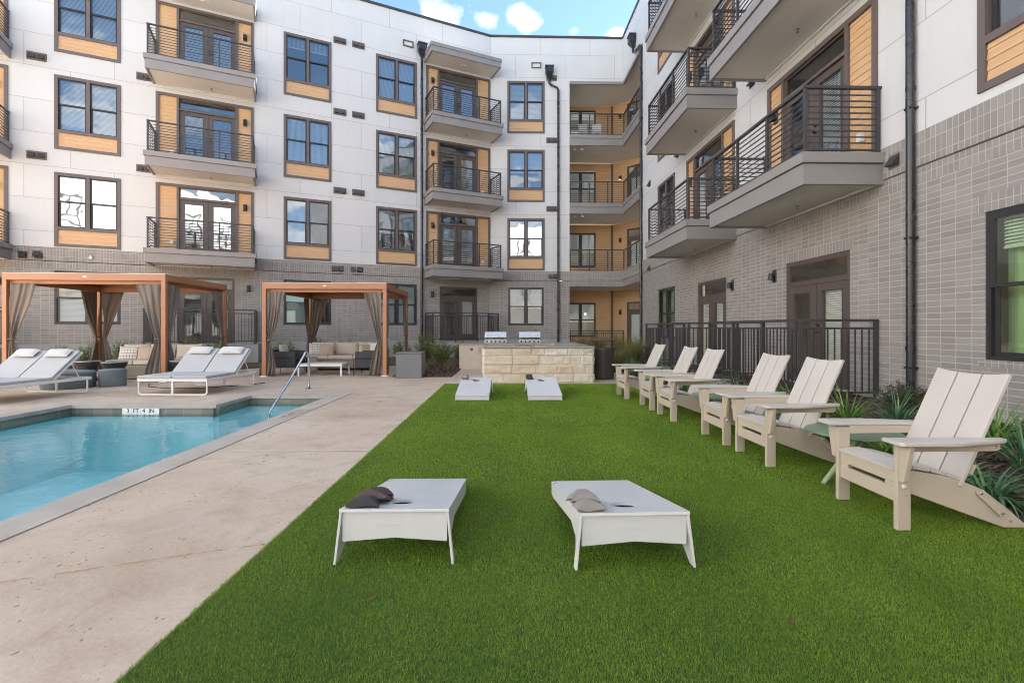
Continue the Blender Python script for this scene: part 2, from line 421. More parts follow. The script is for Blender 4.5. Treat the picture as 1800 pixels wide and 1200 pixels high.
DBLIND = {}
def make_door(panels, mirror, H):
    """french door pair under a transom; with panels: set in a wood-clad surround 3.2 m wide"""
    b = MB(); hw = .925
    if panels:
        Wd = 3.2; y0, y1 = -.035, .10
        cx = 0.05 * (-1 if mirror else 1)
        b.box(-1.6, -1.5, y0, y1, 0, H); b.box(1.5, 1.6, y0, y1, 0, H); b.box(-1.5, 1.5, y0, y1, H - .10, H)
        b.box(cx - hw - .08, cx - hw, y0, y1, 0, H - .10); b.box(cx + hw, cx + hw + .08, y0, y1, 0, H - .10)
        top = H - .10
    else:
        cx = 0; hw = .885; y0, y1 = .015, .11; top = H - .05
        b.box(-hw - .06, -hw, y0, y1, 0, H); b.box(hw, hw + .06, y0, y1, 0, H); b.box(-hw, hw, y0, y1, top, H)
    b.box(cx - hw, cx + hw, y0 + .01, y1, top - .46, top - .40)       # transom bar
    d = b.build('balcony_door' if panels else 'patio_door', M_TRIM if panels else M_DOOR)
    if panels:
        for xa, xb in ((-1.5, cx - hw - .08), (cx + hw + .08, 1.5)):
            w = MB(); planks(w, xa, xb, .0, H - .10, .02); w.build('wood_cladding', M_WOOD, d)
    tr = MB(); frame_members(tr, cx - hw, cx + hw, top - .40, top, .035, .02, .08); tr.build('transom_frame', M_DOOR, d)
    tp = MB(); tp.face([(cx - hw + .03, .05, top - .37), (cx + hw - .03, .05, top - .37), (cx + hw - .03, .05, top - .03), (cx - hw + .03, .05, top - .03)])
    spans = []; lh = top - .46
    for k in (-1, 1):
        x0, x1 = (cx - hw, cx - .006) if k < 0 else (cx + .006, cx + hw)
        g0, g1, gz0, gz1 = x0 + .17, x1 - .17, .27, lh - .15
        lf = MB()
        lf.box(x0, g0, .03, .085, .01, lh - .005); lf.box(g1, x1, .03, .085, .01, lh - .005)
        lf.box(g0, g1, .03, .085, .01, gz0); lf.box(g0, g1, .03, .085, gz1, lh - .005)
        frame_members(lf, g0 - .025, g1 + .025, gz0 - .025, gz1 + .025, .025, .018, .032)
        lo = lf.build('door_leaf', M_DOOR, d)
        tp.face([(g0, .055, gz0), (g1, .055, gz0), (g1, .055, gz1), (g0, .055, gz1)]); spans.append((g0, g1))
    tp.build('door_glass', M_GLASSG if not panels else M_GLASS, d)
    h = MB(); h.tube([(cx + .055, .03, 1.0), (cx + .055, -.03, 1.0)], .018, 8); h.box(cx + .045, cx + .15, -.042, -.026, .99, 1.012)
    h.tube([(cx + .055, .03, 1.13), (cx + .055, -.005, 1.13)], .026, 10); h.build('door_handle', M_BLACK, d)
    th = MB(); th.box(cx - hw, cx + hw, -.05, .09, -.0, .012); th.build('threshold', M_RAIL, d)
    key = (panels, mirror, H)
    DBLIND[key] = [blind_mesh(spans, gz0, gz1, .10, 1.0, 1.0), blind_mesh([spans[1]], gz0, gz1, .10, 1.0, 1.0), blind_mesh(spans, gz0, gz1, .10, .95, .35)]
    link('blind', DBLIND[key][0], d)
    return d
def door(F, a, z, panels=True, mirror=False, H=2.6, variant=0):
    key = (panels, mirror, H)
    if key not in PROTO: PROTO[key] = make_door(*key); o = PROTO[key]
    else: o = copy_tree(PROTO[key])
    for c in kids(o):
        if c.name.startswith('blind'): c.data = DBLIND[key][variant % 3]
    return F.put(o, a, z)

def make_light():
    b = MB(); b.box(-.07, .07, -.02, .01, -.13, .15); o = b.build('wall_light', M_RAIL, bevel=.004)
    s = MB(); s.lathe([(.045, -.07), (.065, -.07), (.048, .08), (.0, .085)], 14, (0, -.085), cap=False); s.box(-.02, .02, -.06, -.02, .0, .05); s.build('lamp_shade', M_BLACK, o)
    return o
def wall_light(F, a, z, out=0.0):
    if 'light' not in PROTO: PROTO['light'] = make_light(); o = PROTO['light']
    else: o = copy_tree(PROTO['light'])
    return F.put(o, a, z, out)

def make_vent(pair):
    b = MB()
    if pair: b.box(-.26, .26, -.025, .01, -.135, .135); xs = (-.12, .12)
    else: b.box(-.12, .12, -.018, .01, -.12, .12); xs = (0,)
    o = b.build('wall_vent', M_TRIM if pair else M_RAIL)
    h = MB()
    for x in xs: h.prism([(-.13, -.075), (-.02, .085), (-.02, -.075)], x - .085, x + .085, 'x')
    h.build('vent_hood', M_RAIL, o); return o
def vent(F, a, z, pair=True):
    k = ('vent', pair)
    if k not in PROTO: PROTO[k] = make_vent(pair); o = PROTO[k]
    else: o = copy_tree(PROTO[k])
    return F.put(o, a, z)

def railing_mesh(b, pts, z0, h=1.06, bars=9, post_at=()):
    """horizontal-bar railing along a plan polyline; post_at: list of plan points"""
    for (x, y) in post_at: b.box(x - .024, x + .024, y - .024, y + .024, z0, z0 + h - .02)
    for (xa, ya), (xb, yb) in zip(pts, pts[1:]):
        d = Vector((xb - xa, yb - ya, 0)); L = d.length; ang = math.atan2(d.y, d.x)
        M = Matrix.Translation((xa, ya, z0)) @ Matrix.Rotation(ang, 4, 'Z')
        b.box(-.028, L + .028, -.032, .032, h - .02, h + .022, M=M)
        b.box(.024, L - .024, -.014, .014, .055, .085, M=M)
        for k in range(bars):
            z = .085 + (h - .105) * (k + 1) / (bars + 1)
            b.box(.0, L, -.009, .009, z - .009, z + .009, M=M)

def make_balcony(Wb, D):
    b = MB(); h = Wb / 2
    b.box(-h - .04, h + .04, -D - .04, .0, -.165, .0)
    b.box(-h, -h + .06, -D, 0, -.50, -.178); b.box(h - .06, h, -D, 0, -.50, -.178); b.box(-h + .06, h - .06, -D, -D + .06, -.50, -.178)
    b.box(-h + .012, h - .012, -D + .012, 0, -.17, -.164)
    o = b.build('balcony', M_FASC)
    s = MB(); s.box(-h + .06, h - .06, -D + .06, 0, -.46, -.44); s.box(-h + .06, h - .06, -.05, 0, -.49, -.46); s.build('soffit', M_SOFF, o)
    r = MB(); i = .07; x0, x1, y = -h + i, h - i, -D + i
    railing_mesh(r, [(x0, -.03), (x0, y), (x1, y), (x1, -.03)], .0, 1.06, 9,
                 [(x0, y), (x1, y), (x0, -.05), (x1, -.05), (x0 + (x1 - x0) / 3, y), (x0 + (x1 - x0) * 2 / 3, y)])
    r.build('railing', M_RAIL, o)
    sp = MB(); sp.lathe([(.035, -.47), (.035, -.462)], 10, (0.2, -.45)); sp.tube([(.2, -.45, -.47), (.2, -.45, -.52)], .012, 8); sp.lathe([(.028, -.53), (.028, -.52)], 10, (.2, -.45))
    sp.build('sprinkler', M_FASC, o)
    return o
def balcony(F, a, z, Wb=3.36, D=1.3):
    k = ('balc', Wb, D)
    if k not in PROTO: PROTO[k] = make_balcony(Wb, D); o = PROTO[k]
    else: o = copy_tree(PROTO[k])
    return F.put(o, a, z)
def canopy(F, a, z, Wb=3.36, D=1.15):
    b = MB(); h = Wb / 2
    b.box(-h - .03, h + .03, -D - .03, 0, .25, .40); b.box(-h, -h + .06, -D, 0, 0, .25); b.box(h - .06, h, -D, 0, 0, .25); b.box(-h + .06, h - .06, -D, -D + .06, 0, .25)
    b.prism([(-D, .40), (0, .40), (0, .47)], -h, h, 'x')
    o = F.put(b.build('canopy', M_FASC), a, z)
    s = MB(); s.box(-h + .06, h - .06, -D + .06, 0, .03, .05); s.box(-.12, -.02, -.55, -.45, .0, .03); s.box(.06, .16, -.55, -.45, .0, .03); s.build('soffit', M_SOFF, o)
    return o

# ---- where things sit along each wall
LW = [-4.56, -8.24, -15.38]; LD = [-1.62, -11.83, -19.07]
BW = [1.74]; REC = (3.88, 6.62)
RW_UP = [6.25, 18.75, 22.6]; RD = [9.82, 14.6]
LEND, REND = -27.0, 30.0
def hole(c, w, z, h, t=.03): return (c - w / 2 + t, c + w / 2 - t, z + t, z + h - t)
def dhole(c, w, z, h, t=.03): return (c - w / 2 + t, c + w / 2 - t, z, z + h - t)

# left wing
hu = [hole(a, 1.83, f + .03, 2.55) for f in FLOORS for a in LW] + [dhole(a, 3.2, f, 2.6) for f in FLOORS for a in LD]
hg = [hole(a, 1.83, 1.44, 1.85, .0) for a in LW] + [dhole(a, 1.89, F1, 2.5, .0) for a in LD]
wall(FL, 'white_wall', LEND, 0, BRICK_TOP, ROOF, hu, M_WHITE)
wall(FL, 'brick_wall', LEND, 0, F1, 3.36, hg, M_BRICK)
wall(FL, 'soldier_band', LEND, 0, 3.36, 3.60, [], M_SOLD)
wall(FL, 'soldier_band', LEND, 0, 3.62, BRICK_TOP, [], M_SOLD, .018)
wall(FL, 'foundation', LEND, .03, -.4, F1, [], M_CONC, .03)
# back wall
hu = [hole(a, 1.83, f + .03, 2.55) for f in FLOORS for a in BW] + [(REC[0], REC[1], F2, 13.42)]
hg = [hole(a, 1.74, 1.44, 1.85, .0) for a in BW] + [(REC[0], REC[1], -1, 3.36)]
wall(FB, 'white_wall', 0, 6.55, BRICK_TOP, ROOF, hu, M_WHITE)
wall(FB, 'brick_wall', 0, 6.55, F1 if False else -.4, 3.36, hg, M_BRICK)
wall(FB, 'soldier_band', 0, 6.55, 3.36, 3.60, [], M_SOLD)
wall(FB, 'soldier_band', 0, 6.55, 3.62, BRICK_TOP, [], M_SOLD, .018)
wall(FB, 'foundation', .0, REC[0], -.4, F1, [], M_CONC, .03)
# right wing
hu = [hole(a, 1.78, f + .2, 2.42) for f in FLOORS for a in RW_UP] + [dhole(a, 3.2, f, 2.6) for f in FLOORS for a in RD] + [(-1, 3.35, F2, 13.42)]
hg = [hole(6.25, 1.74, .92, 1.85, .0), hole(18.85, 1.83, .92, 1.85, .0)] + [dhole(a, 1.89, FR + .04, 2.44, .0) for a in (10.0, 14.62)] + [(-1, 3.35, -1, 3.36)]
wall(FRW, 'white_wall', 0, REND, BRICK_TOP + .08, ROOF, hu, M_WHITE)
wall(FRW, 'brick_wall', 0, REND, -.4, 3.42, hg, M_BRICK)
wall(FRW, 'soldier_band', 0, REND, 3.42, 3.65, [], M_SOLD)
wall(FRW, 'soldier_band', 0, REND, 3.67, BRICK_TOP + .08, [], M_SOLD, .018)
wall(FRW, 'foundation', 3.35, REND, -.4, .235, [], M_CONC, .05)
for f, nm in ((F2, 0),):   # soldier heads over the ground-floor openings
    pass
for c, w, z in ((10.0, 2.1, FR + 2.48), (14.62, 2.1, FR + 2.48), (18.85, 2.05, 2.77), (6.25, 1.9, 2.77)):
    wall(FRW, 'soldier_lintel', c - w / 2, c + w / 2, z, z + .222, [], M_SOLD, .004)
wall(FRW, 'soldier_sill', 18.85 - 1.0, 18.85 + 1.0, .83, .92, [], M_SOLD, .004)

# roof coping, inner lining and the rear wing that the windows mirror
def strip(F, name, a0, a1, y0, y1, z0, z1, m):
    b = MB(); b.box(a0, a1, y0, y1, z0, z1); return F.put(b.build(name, m), 0)
strip(FL, 'roof_coping', LEND, .02, -.05, .35, ROOF, ROOF + .10, M_PARA)
strip(FB, 'roof_coping', .0, 6.5, -.05, .35, ROOF, ROOF + .10, M_PARA)
strip(FRW, 'roof_coping', .05, REND, -.05, .35, ROOF, ROOF + .10, M_PARA)
b = MB()
for F, a0, a1 in ((FL, LEND, .6), (FB, -.6, 3.7), (FRW, 3.5, REND)):
    for z0, z1 in ((-.4, 3.92), (3.92, 7.32), (7.32, 10.67), (10.67, 15.4)):
        P = [F.p(a0, -2.6, z0), F.p(a1, -2.6, z0), F.p(a1, -2.6, z1), F.p(a0, -2.6, z1)]; b.face([p - bld.location for p in P])
        Q = [F.p(a0, -.2, z1), F.p(a1, -.2, z1), F.p(a1, -2.6, z1), F.p(a0, -2.6, z1)]; b.face([p - bld.location for p in Q])
b.build('room_lining', M_INT, bld)
b = MB()
for F, a0, a1 in ((FL, LEND, 1.0), (FB, -.5, 7), (FRW, -3.5, REND)):
    P = [F.p(a0, -.3, ROOF - .3), F.p(a1, -.3, ROOF - .3), F.p(a1, -9, ROOF - .3), F.p(a0, -9, ROOF - .3)]; b.face([p - bld.location for p in P])
b.build('roof', M_PARA, bld)

# windows
rnd = random.Random(3)
for i, a in enumerate(LW):
    for j, f in enumerate(FLOORS): window(FL, a, f + .03, variant=rnd.choice((0, 1, 2, 3, 0)))
    window(FL, a, 1.44, 1.83, 1.85, False, variant=rnd.choice((0, 1, 2)))
for a in BW:
    for f in FLOORS: window(FB, a, f + .03, variant=rnd.choice((0, 1, 0)))
    window(FB, a, 1.44, 1.74, 1.85, False, variant=1)
for a in RW_UP:
    for f in FLOORS: window(FRW, a, f + .2, 1.78, 2.42, True, variant=rnd.choice((0, 1, 0)))
for a, w, v in ((6.25, 1.74, 0), (18.85, 1.83, 3)):
    o = window(FRW, a, .92, w, 1.85, False, variant=v)
    for c in kids(o):
        if c.name.startswith('pane'): c.data = c.data.copy(); c.data.materials[0] = M_GLASSN
    b = MB(); n = 46
    for k in range(n):
        x0, x1 = -w / 2 + w * k / n, -w / 2 + w * (k + 1) / n
        y0, y1 = .30 + .022 * math.sin(k * 1.9) + .012 * math.sin(k * .63), .30 + .022 * math.sin((k + 1) * 1.9) + .012 * math.sin((k + 1) * .63)
        b.face([(x0, y0, .0), (x1, y1, .0), (x1, y1, 1.85), (x0, y0, 1.85)])
    b.build('window_curtain', M_CURTN, o, smooth=True)
# doors, balconies, canopies, lights
for i, a in enumerate(LD):
    mir = i == 0
    for j, f in enumerate(FLOORS):
        door(FL, a, f + .01, True, mir, 2.6, variant=(i + j) % 3); balcony(FL, a, f)
        wall_light(FL, a + (-1.28 if mir else 1.30), f + 1.95, .0)
    canopy(FL, a, F4 + 2.68)
    door(FL, a, F1, False, False, 2.5, variant=(i + 1) % 3)
    wall_light(FL, a + (-1.3 if mir else 1.42), F1 + 2.12)
for i, a in enumerate(RD):
    for j, f in enumerate(FLOORS):
        door(FRW, a, f + .01, True, True, 2.6, variant=(i + j) % 3); balcony(FRW, a, f, 3.44, 1.3)
        wall_light(FRW, a - 1.3, f + 1.85)
    canopy(FRW, a, F4 + 2.68)
    door(FRW, (10.0, 14.62)[i], FR + .04, False, False, 2.44, variant=i)
wall_light(FRW, 11.3, 2.42); wall_light(FRW, 13.25, 2.45)
def outlet(F, a, z):
    b = MB(); b.box(-.055, .055, -.075, .0, -.075, .075); o = b.build('outlet_box', M_WHITEPL, bevel=.006); F.put(o, a, z)
for f in FLOORS:
    for a in RD: outlet(FRW, a + 1.26, f + .42)
    outlet(FL, LD[0] + 1.2, f + .42); outlet(FL, LD[1] - 1.1, f + .42)
# vents
for f in FLOORS:
    vent(FL, -17.05 + .3, f - .27 + 3.35 * 0 if f != F2 else 3.83, f != F2)
for f in (F3, F4):
    vent(FL, -6.98, f - .28); vent(FL, -6.22, f - .28); vent(FL, -13.75, f - .3)
vent(FL, -6.98, F4 + 2.75); vent(FL, -6.22, F4 + 2.75)
for a in (-7.2, -6.95, -6.45, -6.15): vent(FL, a, 3.83, False)
for a in (-17.1, -16.7): vent(FL, a, 3.78, False)
for z in (F3 - .3, F4 - .3, F4 + 2.75): vent(FB, 3.0, z)
vent(FB, 2.95, 3.83, False); vent(FB, 3.2, 3.83, False)
for a, z in ((16.55, F2 - .2), (12.3, F2 - .12), (7.4, F2 - .1), (4.3, F2 - .35), (12.3, F3 - .2), (7.4, F3 - .2), (4.3, F3 - .3), (12.3, F4 - .2), (16.55, F3 - .2), (16.55, F4 - .2)):
    vent(FRW, a, z, False)
# small camera and hose outlets on the brick
b = MB(); b.lathe([(.05, -.03), (.05, .03)], 12); b.xf(Matrix.Rotation(R(90), 4, 'X')); b.box(-.02, .02, -.05, .0, .03, .08)
FL.put(b.build('security_camera', M_WHITEPL, smooth=False), -15.3, 3.78, .04)

# downspouts
def downspout(F, a, head_a, zh, zb, out=.07):
    b = MB(); r = .055
    pts = [(head_a, -out - .04, zh - .05), (head_a, -out - .02, zh - .28)]
    if abs(a - head_a) > .05: pts += [(head_a + (a - head_a) * .15, -out, zh - .36), (a - (a - head_a) * .15, -out, zh - .50), (a, -out, zh - .62)]
    pts += [(a, -out, zb)]
    b.tube(pts, r, 14)
    z = zb + .6
    while z < zh - 1.5:
        b.box(a - .062, a + .062, -out - .050, .0, z, z + .03); b.tube([(a, -out, z + .28), (a, -out, z + .33)], r + .008, 14); z += 1.9
    o = F.put(b.build('downspout', M_DOWN, smooth=True, angle=30), 0)
    h = MB(); x = head_a
    def ring(w, y1, z): return [(x - w, -.02, z), (x + w, -.02, z), (x + w, -y1, z), (x - w, -y1, z)]
    L = [ring(.07, .16, zh - .06), ring(.19, .30, zh + .17), ring(.19, .30, zh + .43), ring(.215, .325, zh + .43), ring(.215, .325, zh + .48)]
    for p, q in zip(L, L[1:]):
        for k in range(4): h.face([p[k], p[(k + 1) % 4], q[(k + 1) % 4], q[k]])
    h.face(L[-1]); h.face(L[0][::-1])
    F_o = h.build('conductor_head', M_DOWN, o)
    return o
downspout(FL, -3.44, -3.44, 13.3 + .45, .0)
downspout(FB, 3.32, 2.87, 13.55, .0)
downspout(FRW, 3.30, 2.2, 13.9, .1)
downspout(FRW, 16.9, 16.9, 13.6, .12)
for F, a in ((FL, -4.05), (FB, 2.25)):    # overflow scuppers
    b = MB(); frame_members(b, -.24, .24, -.14, .14, .05, -.05, .02); o = F.put(b.build('scupper', M_TRIM), a, 14.15)
    b = MB(); b.box(-.19, .19, -.01, .01, -.09, .09); b.build('scupper_sunlit_plate', M_SOFF, o)  # pale plate, the sunlit inside of the scupper put into its colour

# ---- the corner recess: slabs, inner walls, railings
def rec_pt(a, d, z): return FB.p(a, -d, z)
DEP = 2.75
b = MB()
def diag(t, out=0.0): return rec_pt(REC[1] + .02, DEP, 0) + Vector((.7071, -.7071, 0)) * t + Vector((-.7071, -.7071, 0)) * out
inner = Fac(FB.p(REC[0], -DEP), TH_B)
dg = Fac(diag(0), R(-45))
b = MB(); LWI = REC[1] + .02 - REC[0]
for z0, z1 in ((-.4, 3.36), (F2, F3 - .5), (F3, F4 - .5), (F4, 13.42)):
    b1 = MB(); zw0, zw1 = z0 + (.95 if z0 < 0 else .05 + .5), 0
    wz = (FR + .62 if z0 < 0 else z0 + .55); hz = wz + 1.87
    wx0, wx1 = .16, 1.84
    for (x0, x1, a_, b_) in ((0, wx0, z0, z1), (wx1, LWI, z0, z1), (wx0, wx1, z0, wz), (wx0, wx1, hz, z1)): planks(b1, x0, x1, a_, b_, 0)
    inner.put(b1.build('wood_cladding', M_WOOD), 0)
    b2 = MB(); dz = FR if z0 < 0 else z0
    for (x0, x1, a_, b_) in ((0, .92, z0, z1), (2.78, 7.2, z0, z1), (.92, 2.78, dz + 2.5, z1)):
        b2 = MB(); planks(b2, x0, x1, a_, b_, 0); dg.put(b2.build('wood_cladding', M_WOOD), 0)
    door(dg, 1.85, dz, False, False, 2.5, variant=0)
    wl = wall_light(dg, .52, dz + 1.95)
    if abs(z0 - F3) < .01: g_ = MB(); g_.lathe([(.0, -.115), (.028, -.105), (.034, -.085), (.028, -.068)], 12, (0, -.085), cap=False); g_.build('bulb', M_GLOW, wl)
    window(inner, 1.0, wz, 1.72, 1.87, False, variant=rnd.choice((1, 3)))
    if z0 < 0:
        g_ = MB(); g_.lathe([(.0, -.09), (.07, -.08), (.085, 0), (.06, .07), (0, .085)], 14, cap=False); inner.put(g_.build('table_lamp_globe', M_GLOW, smooth=True), 1.42, wz + 1.28, -.9)
    b3 = MB(); b3.box(-.07, .07, -.05, .02, z0, z1); inner.put(b3.build('corner_trim', M_TRIM), LWI - .02)
    # side lining at the left of the recess
    b4 = MB(); b4.face([(0, .16, z0), (0, DEP, z0), (0, DEP, z1), (0, .16, z1)]); FB.put(b4.build('side_lining', M_TRIM), REC[0] + .002)
    b5 = MB(); b5.face([(-.3, 1.5, z0), (LWI + 1, 1.5, z0), (LWI + 1, 1.5, z1), (-.3, 1.5, z1)]); inner.put(b5.build('room_lining', M_INT), 0)
    b5 = MB(); b5.face([(-.3, 1.2, z0), (8, 1.2, z0), (8, 1.2, z1), (-.3, 1.2, z1)]); dg.put(b5.build('room_lining', M_INT), 0)
    b6 = MB(); b6.face([(0, 0, z0), (0, 4.5, z0), (0, 4.5, z1), (0, 0, z1)]); FRW.put(b6.build('side_lining', M_WOOD), 3.352)
def Lslab(name, z0, z1, m, out=0.0, m_under=None):
    """L-shaped recess floor: plan polygon following the two facades"""
    A = FB.p(REC[0], out); Bc = FB.p(6.505 - out, out); Cc = FRW.p(3.35, out)
    pts = [A, Bc, Cc, FRW.p(3.35, -4.2), FB.p(REC[1] + 3.5, -DEP - .3), FB.p(REC[0], -DEP - .3)]
    b = MB(); b.prism([(p.x - bld.location.x, p.y - bld.location.y) for p in pts], z0, z1, 'z'); return b.build(name, m, bld)
for f in (F3, F4):
    Lslab('recess_floor', f - .44, f - .03, M_SOFF, -.02)
    for nm, z0, z1, out in (('fascia_board', f - .17, f, .03), ('fascia_board', f - .52, f - .17, .0)):
        b = MB(); b.box(REC[0], 6.505 - out, -out, .08, z0, z1); FB.put(b.build(nm, M_FASC), 0)
        b = MB(); b.box(out, 3.35, -out, .08, z0, z1); FRW.put(b.build(nm, M_FASC), 0)
Lslab('recess_floor', 3.35, F2 - .03, M_SOFF, -.02)
Lslab('recess_ceiling', 13.44, 13.60, M_SOFF, -.02)
b = MB(); b.box(REC[0], 6.505, .0, .10, 13.28, 13.43); FB.put(b.build('fascia_board', M_FASC), 0, 0, -.004)
b = MB(); b.box(.0, 3.35, .0, .10, 13.28, 13.43); FRW.put(b.build('fascia_board', M_FASC), 0, 0, -.004)
Lslab('recess_floor', -.4, FR - .04, M_CONC, -.02)
for f in FLOORS:
    b = MB(); i = .08
    p0 = FB.p(REC[0] + .05, -i) - bld.location; p1 = FB.p(6.505 + i, -i) - bld.location; p2 = FRW.p(3.28, -i) - bld.location
    pst = [p0, p1, p2, p0.lerp(p1, .36), p0.lerp(p1, .70), p1.lerp(p2, .33), p1.lerp(p2, .66)]
    railing_mesh(b, [(p0.x, p0.y), (p1.x, p1.y), (p2.x, p2.y)], f, 1.06, 9, [(p.x, p.y) for p in pst]); b.build('railing', M_RAIL, bld)
    # twin ceiling lights and a sprinkler
    b = MB(); zc = f + 3.35 - .47 - .03 if f != F4 else 13.40
    for da in (.35, .72):
        q = FB.p(REC[0] + da, -.55) - bld.location; b.box(q.x - .06, q.x + .06, q.y - .06, q.y + .06, zc - .07, zc + .03)
    if f != F4: b.build('ceiling_light', M_WHITEPL, bld)

# rear wing mirrored in the glass; unseen left wing added to bounce sunlight in
for F, n, L in ((FREAR, 7, 31), (FSIDE, 6, 31)):
    bt_ = F3 if F is FREAR else BRICK_TOP  # unseen rear brick raised a storey to darken what the windows mirror
    wall(F, 'white_wall', 0, L, bt_, ROOF, [], M_WHITE)
    wall(F, 'brick_wall', 0, L, -.4, bt_, [], M_BRICK)
    for i in range(n):
        a = 2.6 + 4.5 * i
        for f in FLOORS:
            if i % 3 == 1: door(F, a, f + .01, True, False, 2.6, variant=0); balcony(F, a, f)
            else: window(F, a, f + .03, variant=0)
    b = MB(); b.box(-.5, L + .5, .12, 6, -.4, ROOF - .05); F.put(b.build('room_lining', M_INT), 0)
# ================================================================== GROUND, POOL, DECK, TURF
def G(x, y, z=0.0): return (x - .0105 * y, y, z)
def struct(o): return tag(o, kind='structure')
def area(name, rects, z, m, th=0.0):
    b = MB()
    for r in rects:
        pts = r if len(r) > 4 or not isinstance(r[0], (int, float)) else [(r[0], r[2]), (r[1], r[2]), (r[1], r[3]), (r[0], r[3])]
        b.face([G(x, y, z) for x, y in pts])
    return struct(b.build(name, m))

def deck_mat():
    m, t, p, out = custom('textured_tan_concrete')
    o = t.n('ShaderNodeTexCoord').outputs['Object']
    big = t.noise(o, .55, 6, .6, .4).outputs[0]; mid = t.noise(o, 3.2, 6, .65, .5).outputs[0]; fine = t.noise(o, 38, 5, .7).outputs[0]
    c = t.ramp(big, [(.30, (.40, .305, .222)), (.50, (.51, .412, .318)), (.70, (.57, .49, .40))])
    c = t.mix(t.math('MULTIPLY', t.math('SUBTRACT', mid, .49), 2.8, True), c, (.36, .25, .175))
    c = t.mix(t.math('MULTIPLY', t.math('SUBTRACT', t.noise(o, 1.4, 5, .6, 1.0).outputs[0], .56), 4.5, True), c, (.52, .46, .41))
    f = t.math('ADD', t.math('MULTIPLY', t.math('SUBTRACT', fine, .5), .55), 1.0)
    c = t.n('ShaderNodeHueSaturation', {'Color': c, 'Value': f}).outputs[0]
    # salt-finish pits, in patches
    wv = t.n('ShaderNodeVectorMath', {0: o, 1: t.n('ShaderNodeVectorMath', {0: t.noise(o, 30, 2).outputs[1], 1: (.03, .03, 0)}, operation='MULTIPLY').outputs[0]}, operation='ADD').outputs[0]
    vo = t.n('ShaderNodeTexVoronoi', {'Vector': t.mapping(wv, (1.0, .62, 1)), 'Scale': 30.0, 'Randomness': 1.0})
    rsep = t.n('ShaderNodeSeparateColor', {0: vo.outputs['Color']})
    patch = t.math('MULTIPLY', t.math('SUBTRACT', t.noise(o, 1.7, 4, .6).outputs[0], .30), 2.6, True)
    rad = t.math('MULTIPLY', t.math('MULTIPLY', t.math('SUBTRACT', rsep.outputs[0], .30), 1.5, True), patch)
    pit = t.math('MULTIPLY', t.math('SUBTRACT', t.math('MULTIPLY', rad, .47), vo.outputs['Distance']), 9.0, True)
    c = t.mix(t.math('MULTIPLY', pit, .70), c, (.20, .14, .10))
    v2 = t.n('ShaderNodeTexVoronoi', {'Vector': wv, 'Scale': 85.0, 'Randomness': 1.0}); r2 = t.n('ShaderNodeSeparateColor', {0: v2.outputs['Color']}).outputs[1]
    pit2 = t.math('MULTIPLY', t.math('SUBTRACT', t.math('MULTIPLY', t.math('MULTIPLY', t.math('SUBTRACT', r2, .5), 1.0, True), patch), v2.outputs['Distance']), 6.0, True)
    c = t.mix(t.math('MULTIPLY', pit2, .6), c, (.22, .155, .11))
    t.l(c, p.inputs['Base Color']); p.inputs['Roughness'].default_value = .62
    hgt = t.math('ADD', t.math('MULTIPLY', pit, -1.0), t.math('ADD', t.math('MULTIPLY', mid, .5), t.math('MULTIPLY', fine, .35)))
    t.l(t.n('ShaderNodeBump', {'Strength': .7, 'Distance': .008, 'Height': hgt}).outputs[0], p.inputs['Normal'])
    return m
M_DECK = deck_mat()
M_JOINT = mat('pale_joint_sealant', (.58, .50, .40), .7, var=.35, vscale=6)
def soft_mat(name, color, nscale, gain, radial):
    m = bpy.data.materials.new(name); m.use_nodes = True; t = NT(m.node_tree); out = t.n('ShaderNodeOutputMaterial')
    tc = t.n('ShaderNodeTexCoord'); nz = t.noise(tc.outputs['Object'], nscale, 6, .65).outputs[0]
    f = t.math('MULTIPLY', t.math('SUBTRACT', nz, .40), gain, True)
    if radial:
        g = t.n('ShaderNodeVectorMath', {0: t.n('ShaderNodeVectorMath', {0: tc.outputs['Generated'], 1: (.5, .5, 0)}, operation='SUBTRACT').outputs[0], 1: (1, 1, 0)}, operation='MULTIPLY').outputs[0]
        ln = t.n('ShaderNodeVectorMath', {0: g}, operation='LENGTH').outputs['Value']; f = t.math('MULTIPLY', f, t.math('MULTIPLY', t.math('SUBTRACT', .48, ln), 4.0, True))
    p_ = t.n('ShaderNodeBsdfPrincipled', {'Base Color': (*color, 1), 'Roughness': .7})
    t.l(t.n('ShaderNodeMixShader', {0: f, 1: t.n('ShaderNodeBsdfTransparent').outputs[0], 2: p_.outputs[0]}).outputs[0], out.inputs[0]); return m
M_JOINTY = soft_mat('rust_stained_joint', (.56, .36, .17), 7, 3.2, False)
M_COPE = mat('grey_coping_concrete', (.41, .368, .322), .6, var=.40, vscale=2.3, bump=.2, bscale=25)
M_EARTH = mat('far_ground_soil', (.20, .17, .13), .9, var=.2, vscale=.4)

# courtyard pool outline (inner edge), counter-clockwise from the near right corner
PX0, PX1, PXS, PY0, PY1, PY2 = -7.42, -3.43, -4.95, -5.0, 8.33, 9.46
CW = .31
P_IN = [(PX1, PY0), (PX1, PY2), (PXS, PY2), (PXS, PY1), (PX0, PY1), (PX0, PY0)]
P_OUT = [(PX1 + CW, PY0 - CW), (PX1 + CW, PY2 + CW), (PXS - CW, PY2 + CW), (PXS - CW, PY1 + CW), (PX0 - CW, PY1 + CW), (PX0 - CW, PY0 - CW)]
TX = -1.45
area('pool_deck', [(P_OUT[1][0], TX + .02, -6, 11.5), (-18, P_OUT[1][0], P_OUT[1][1], 11.5), (-18, P_OUT[2][0], P_OUT[3][1], P_OUT[1][1]),
                   (-18, P_OUT[5][0], -6, P_OUT[3][1]), (P_OUT[5][0], P_OUT[1][0], -6, P_OUT[0][1]), (-18, 5.2, 11.5, 23.8)], 0.0, M_DECK)
b = MB(); s = 1500
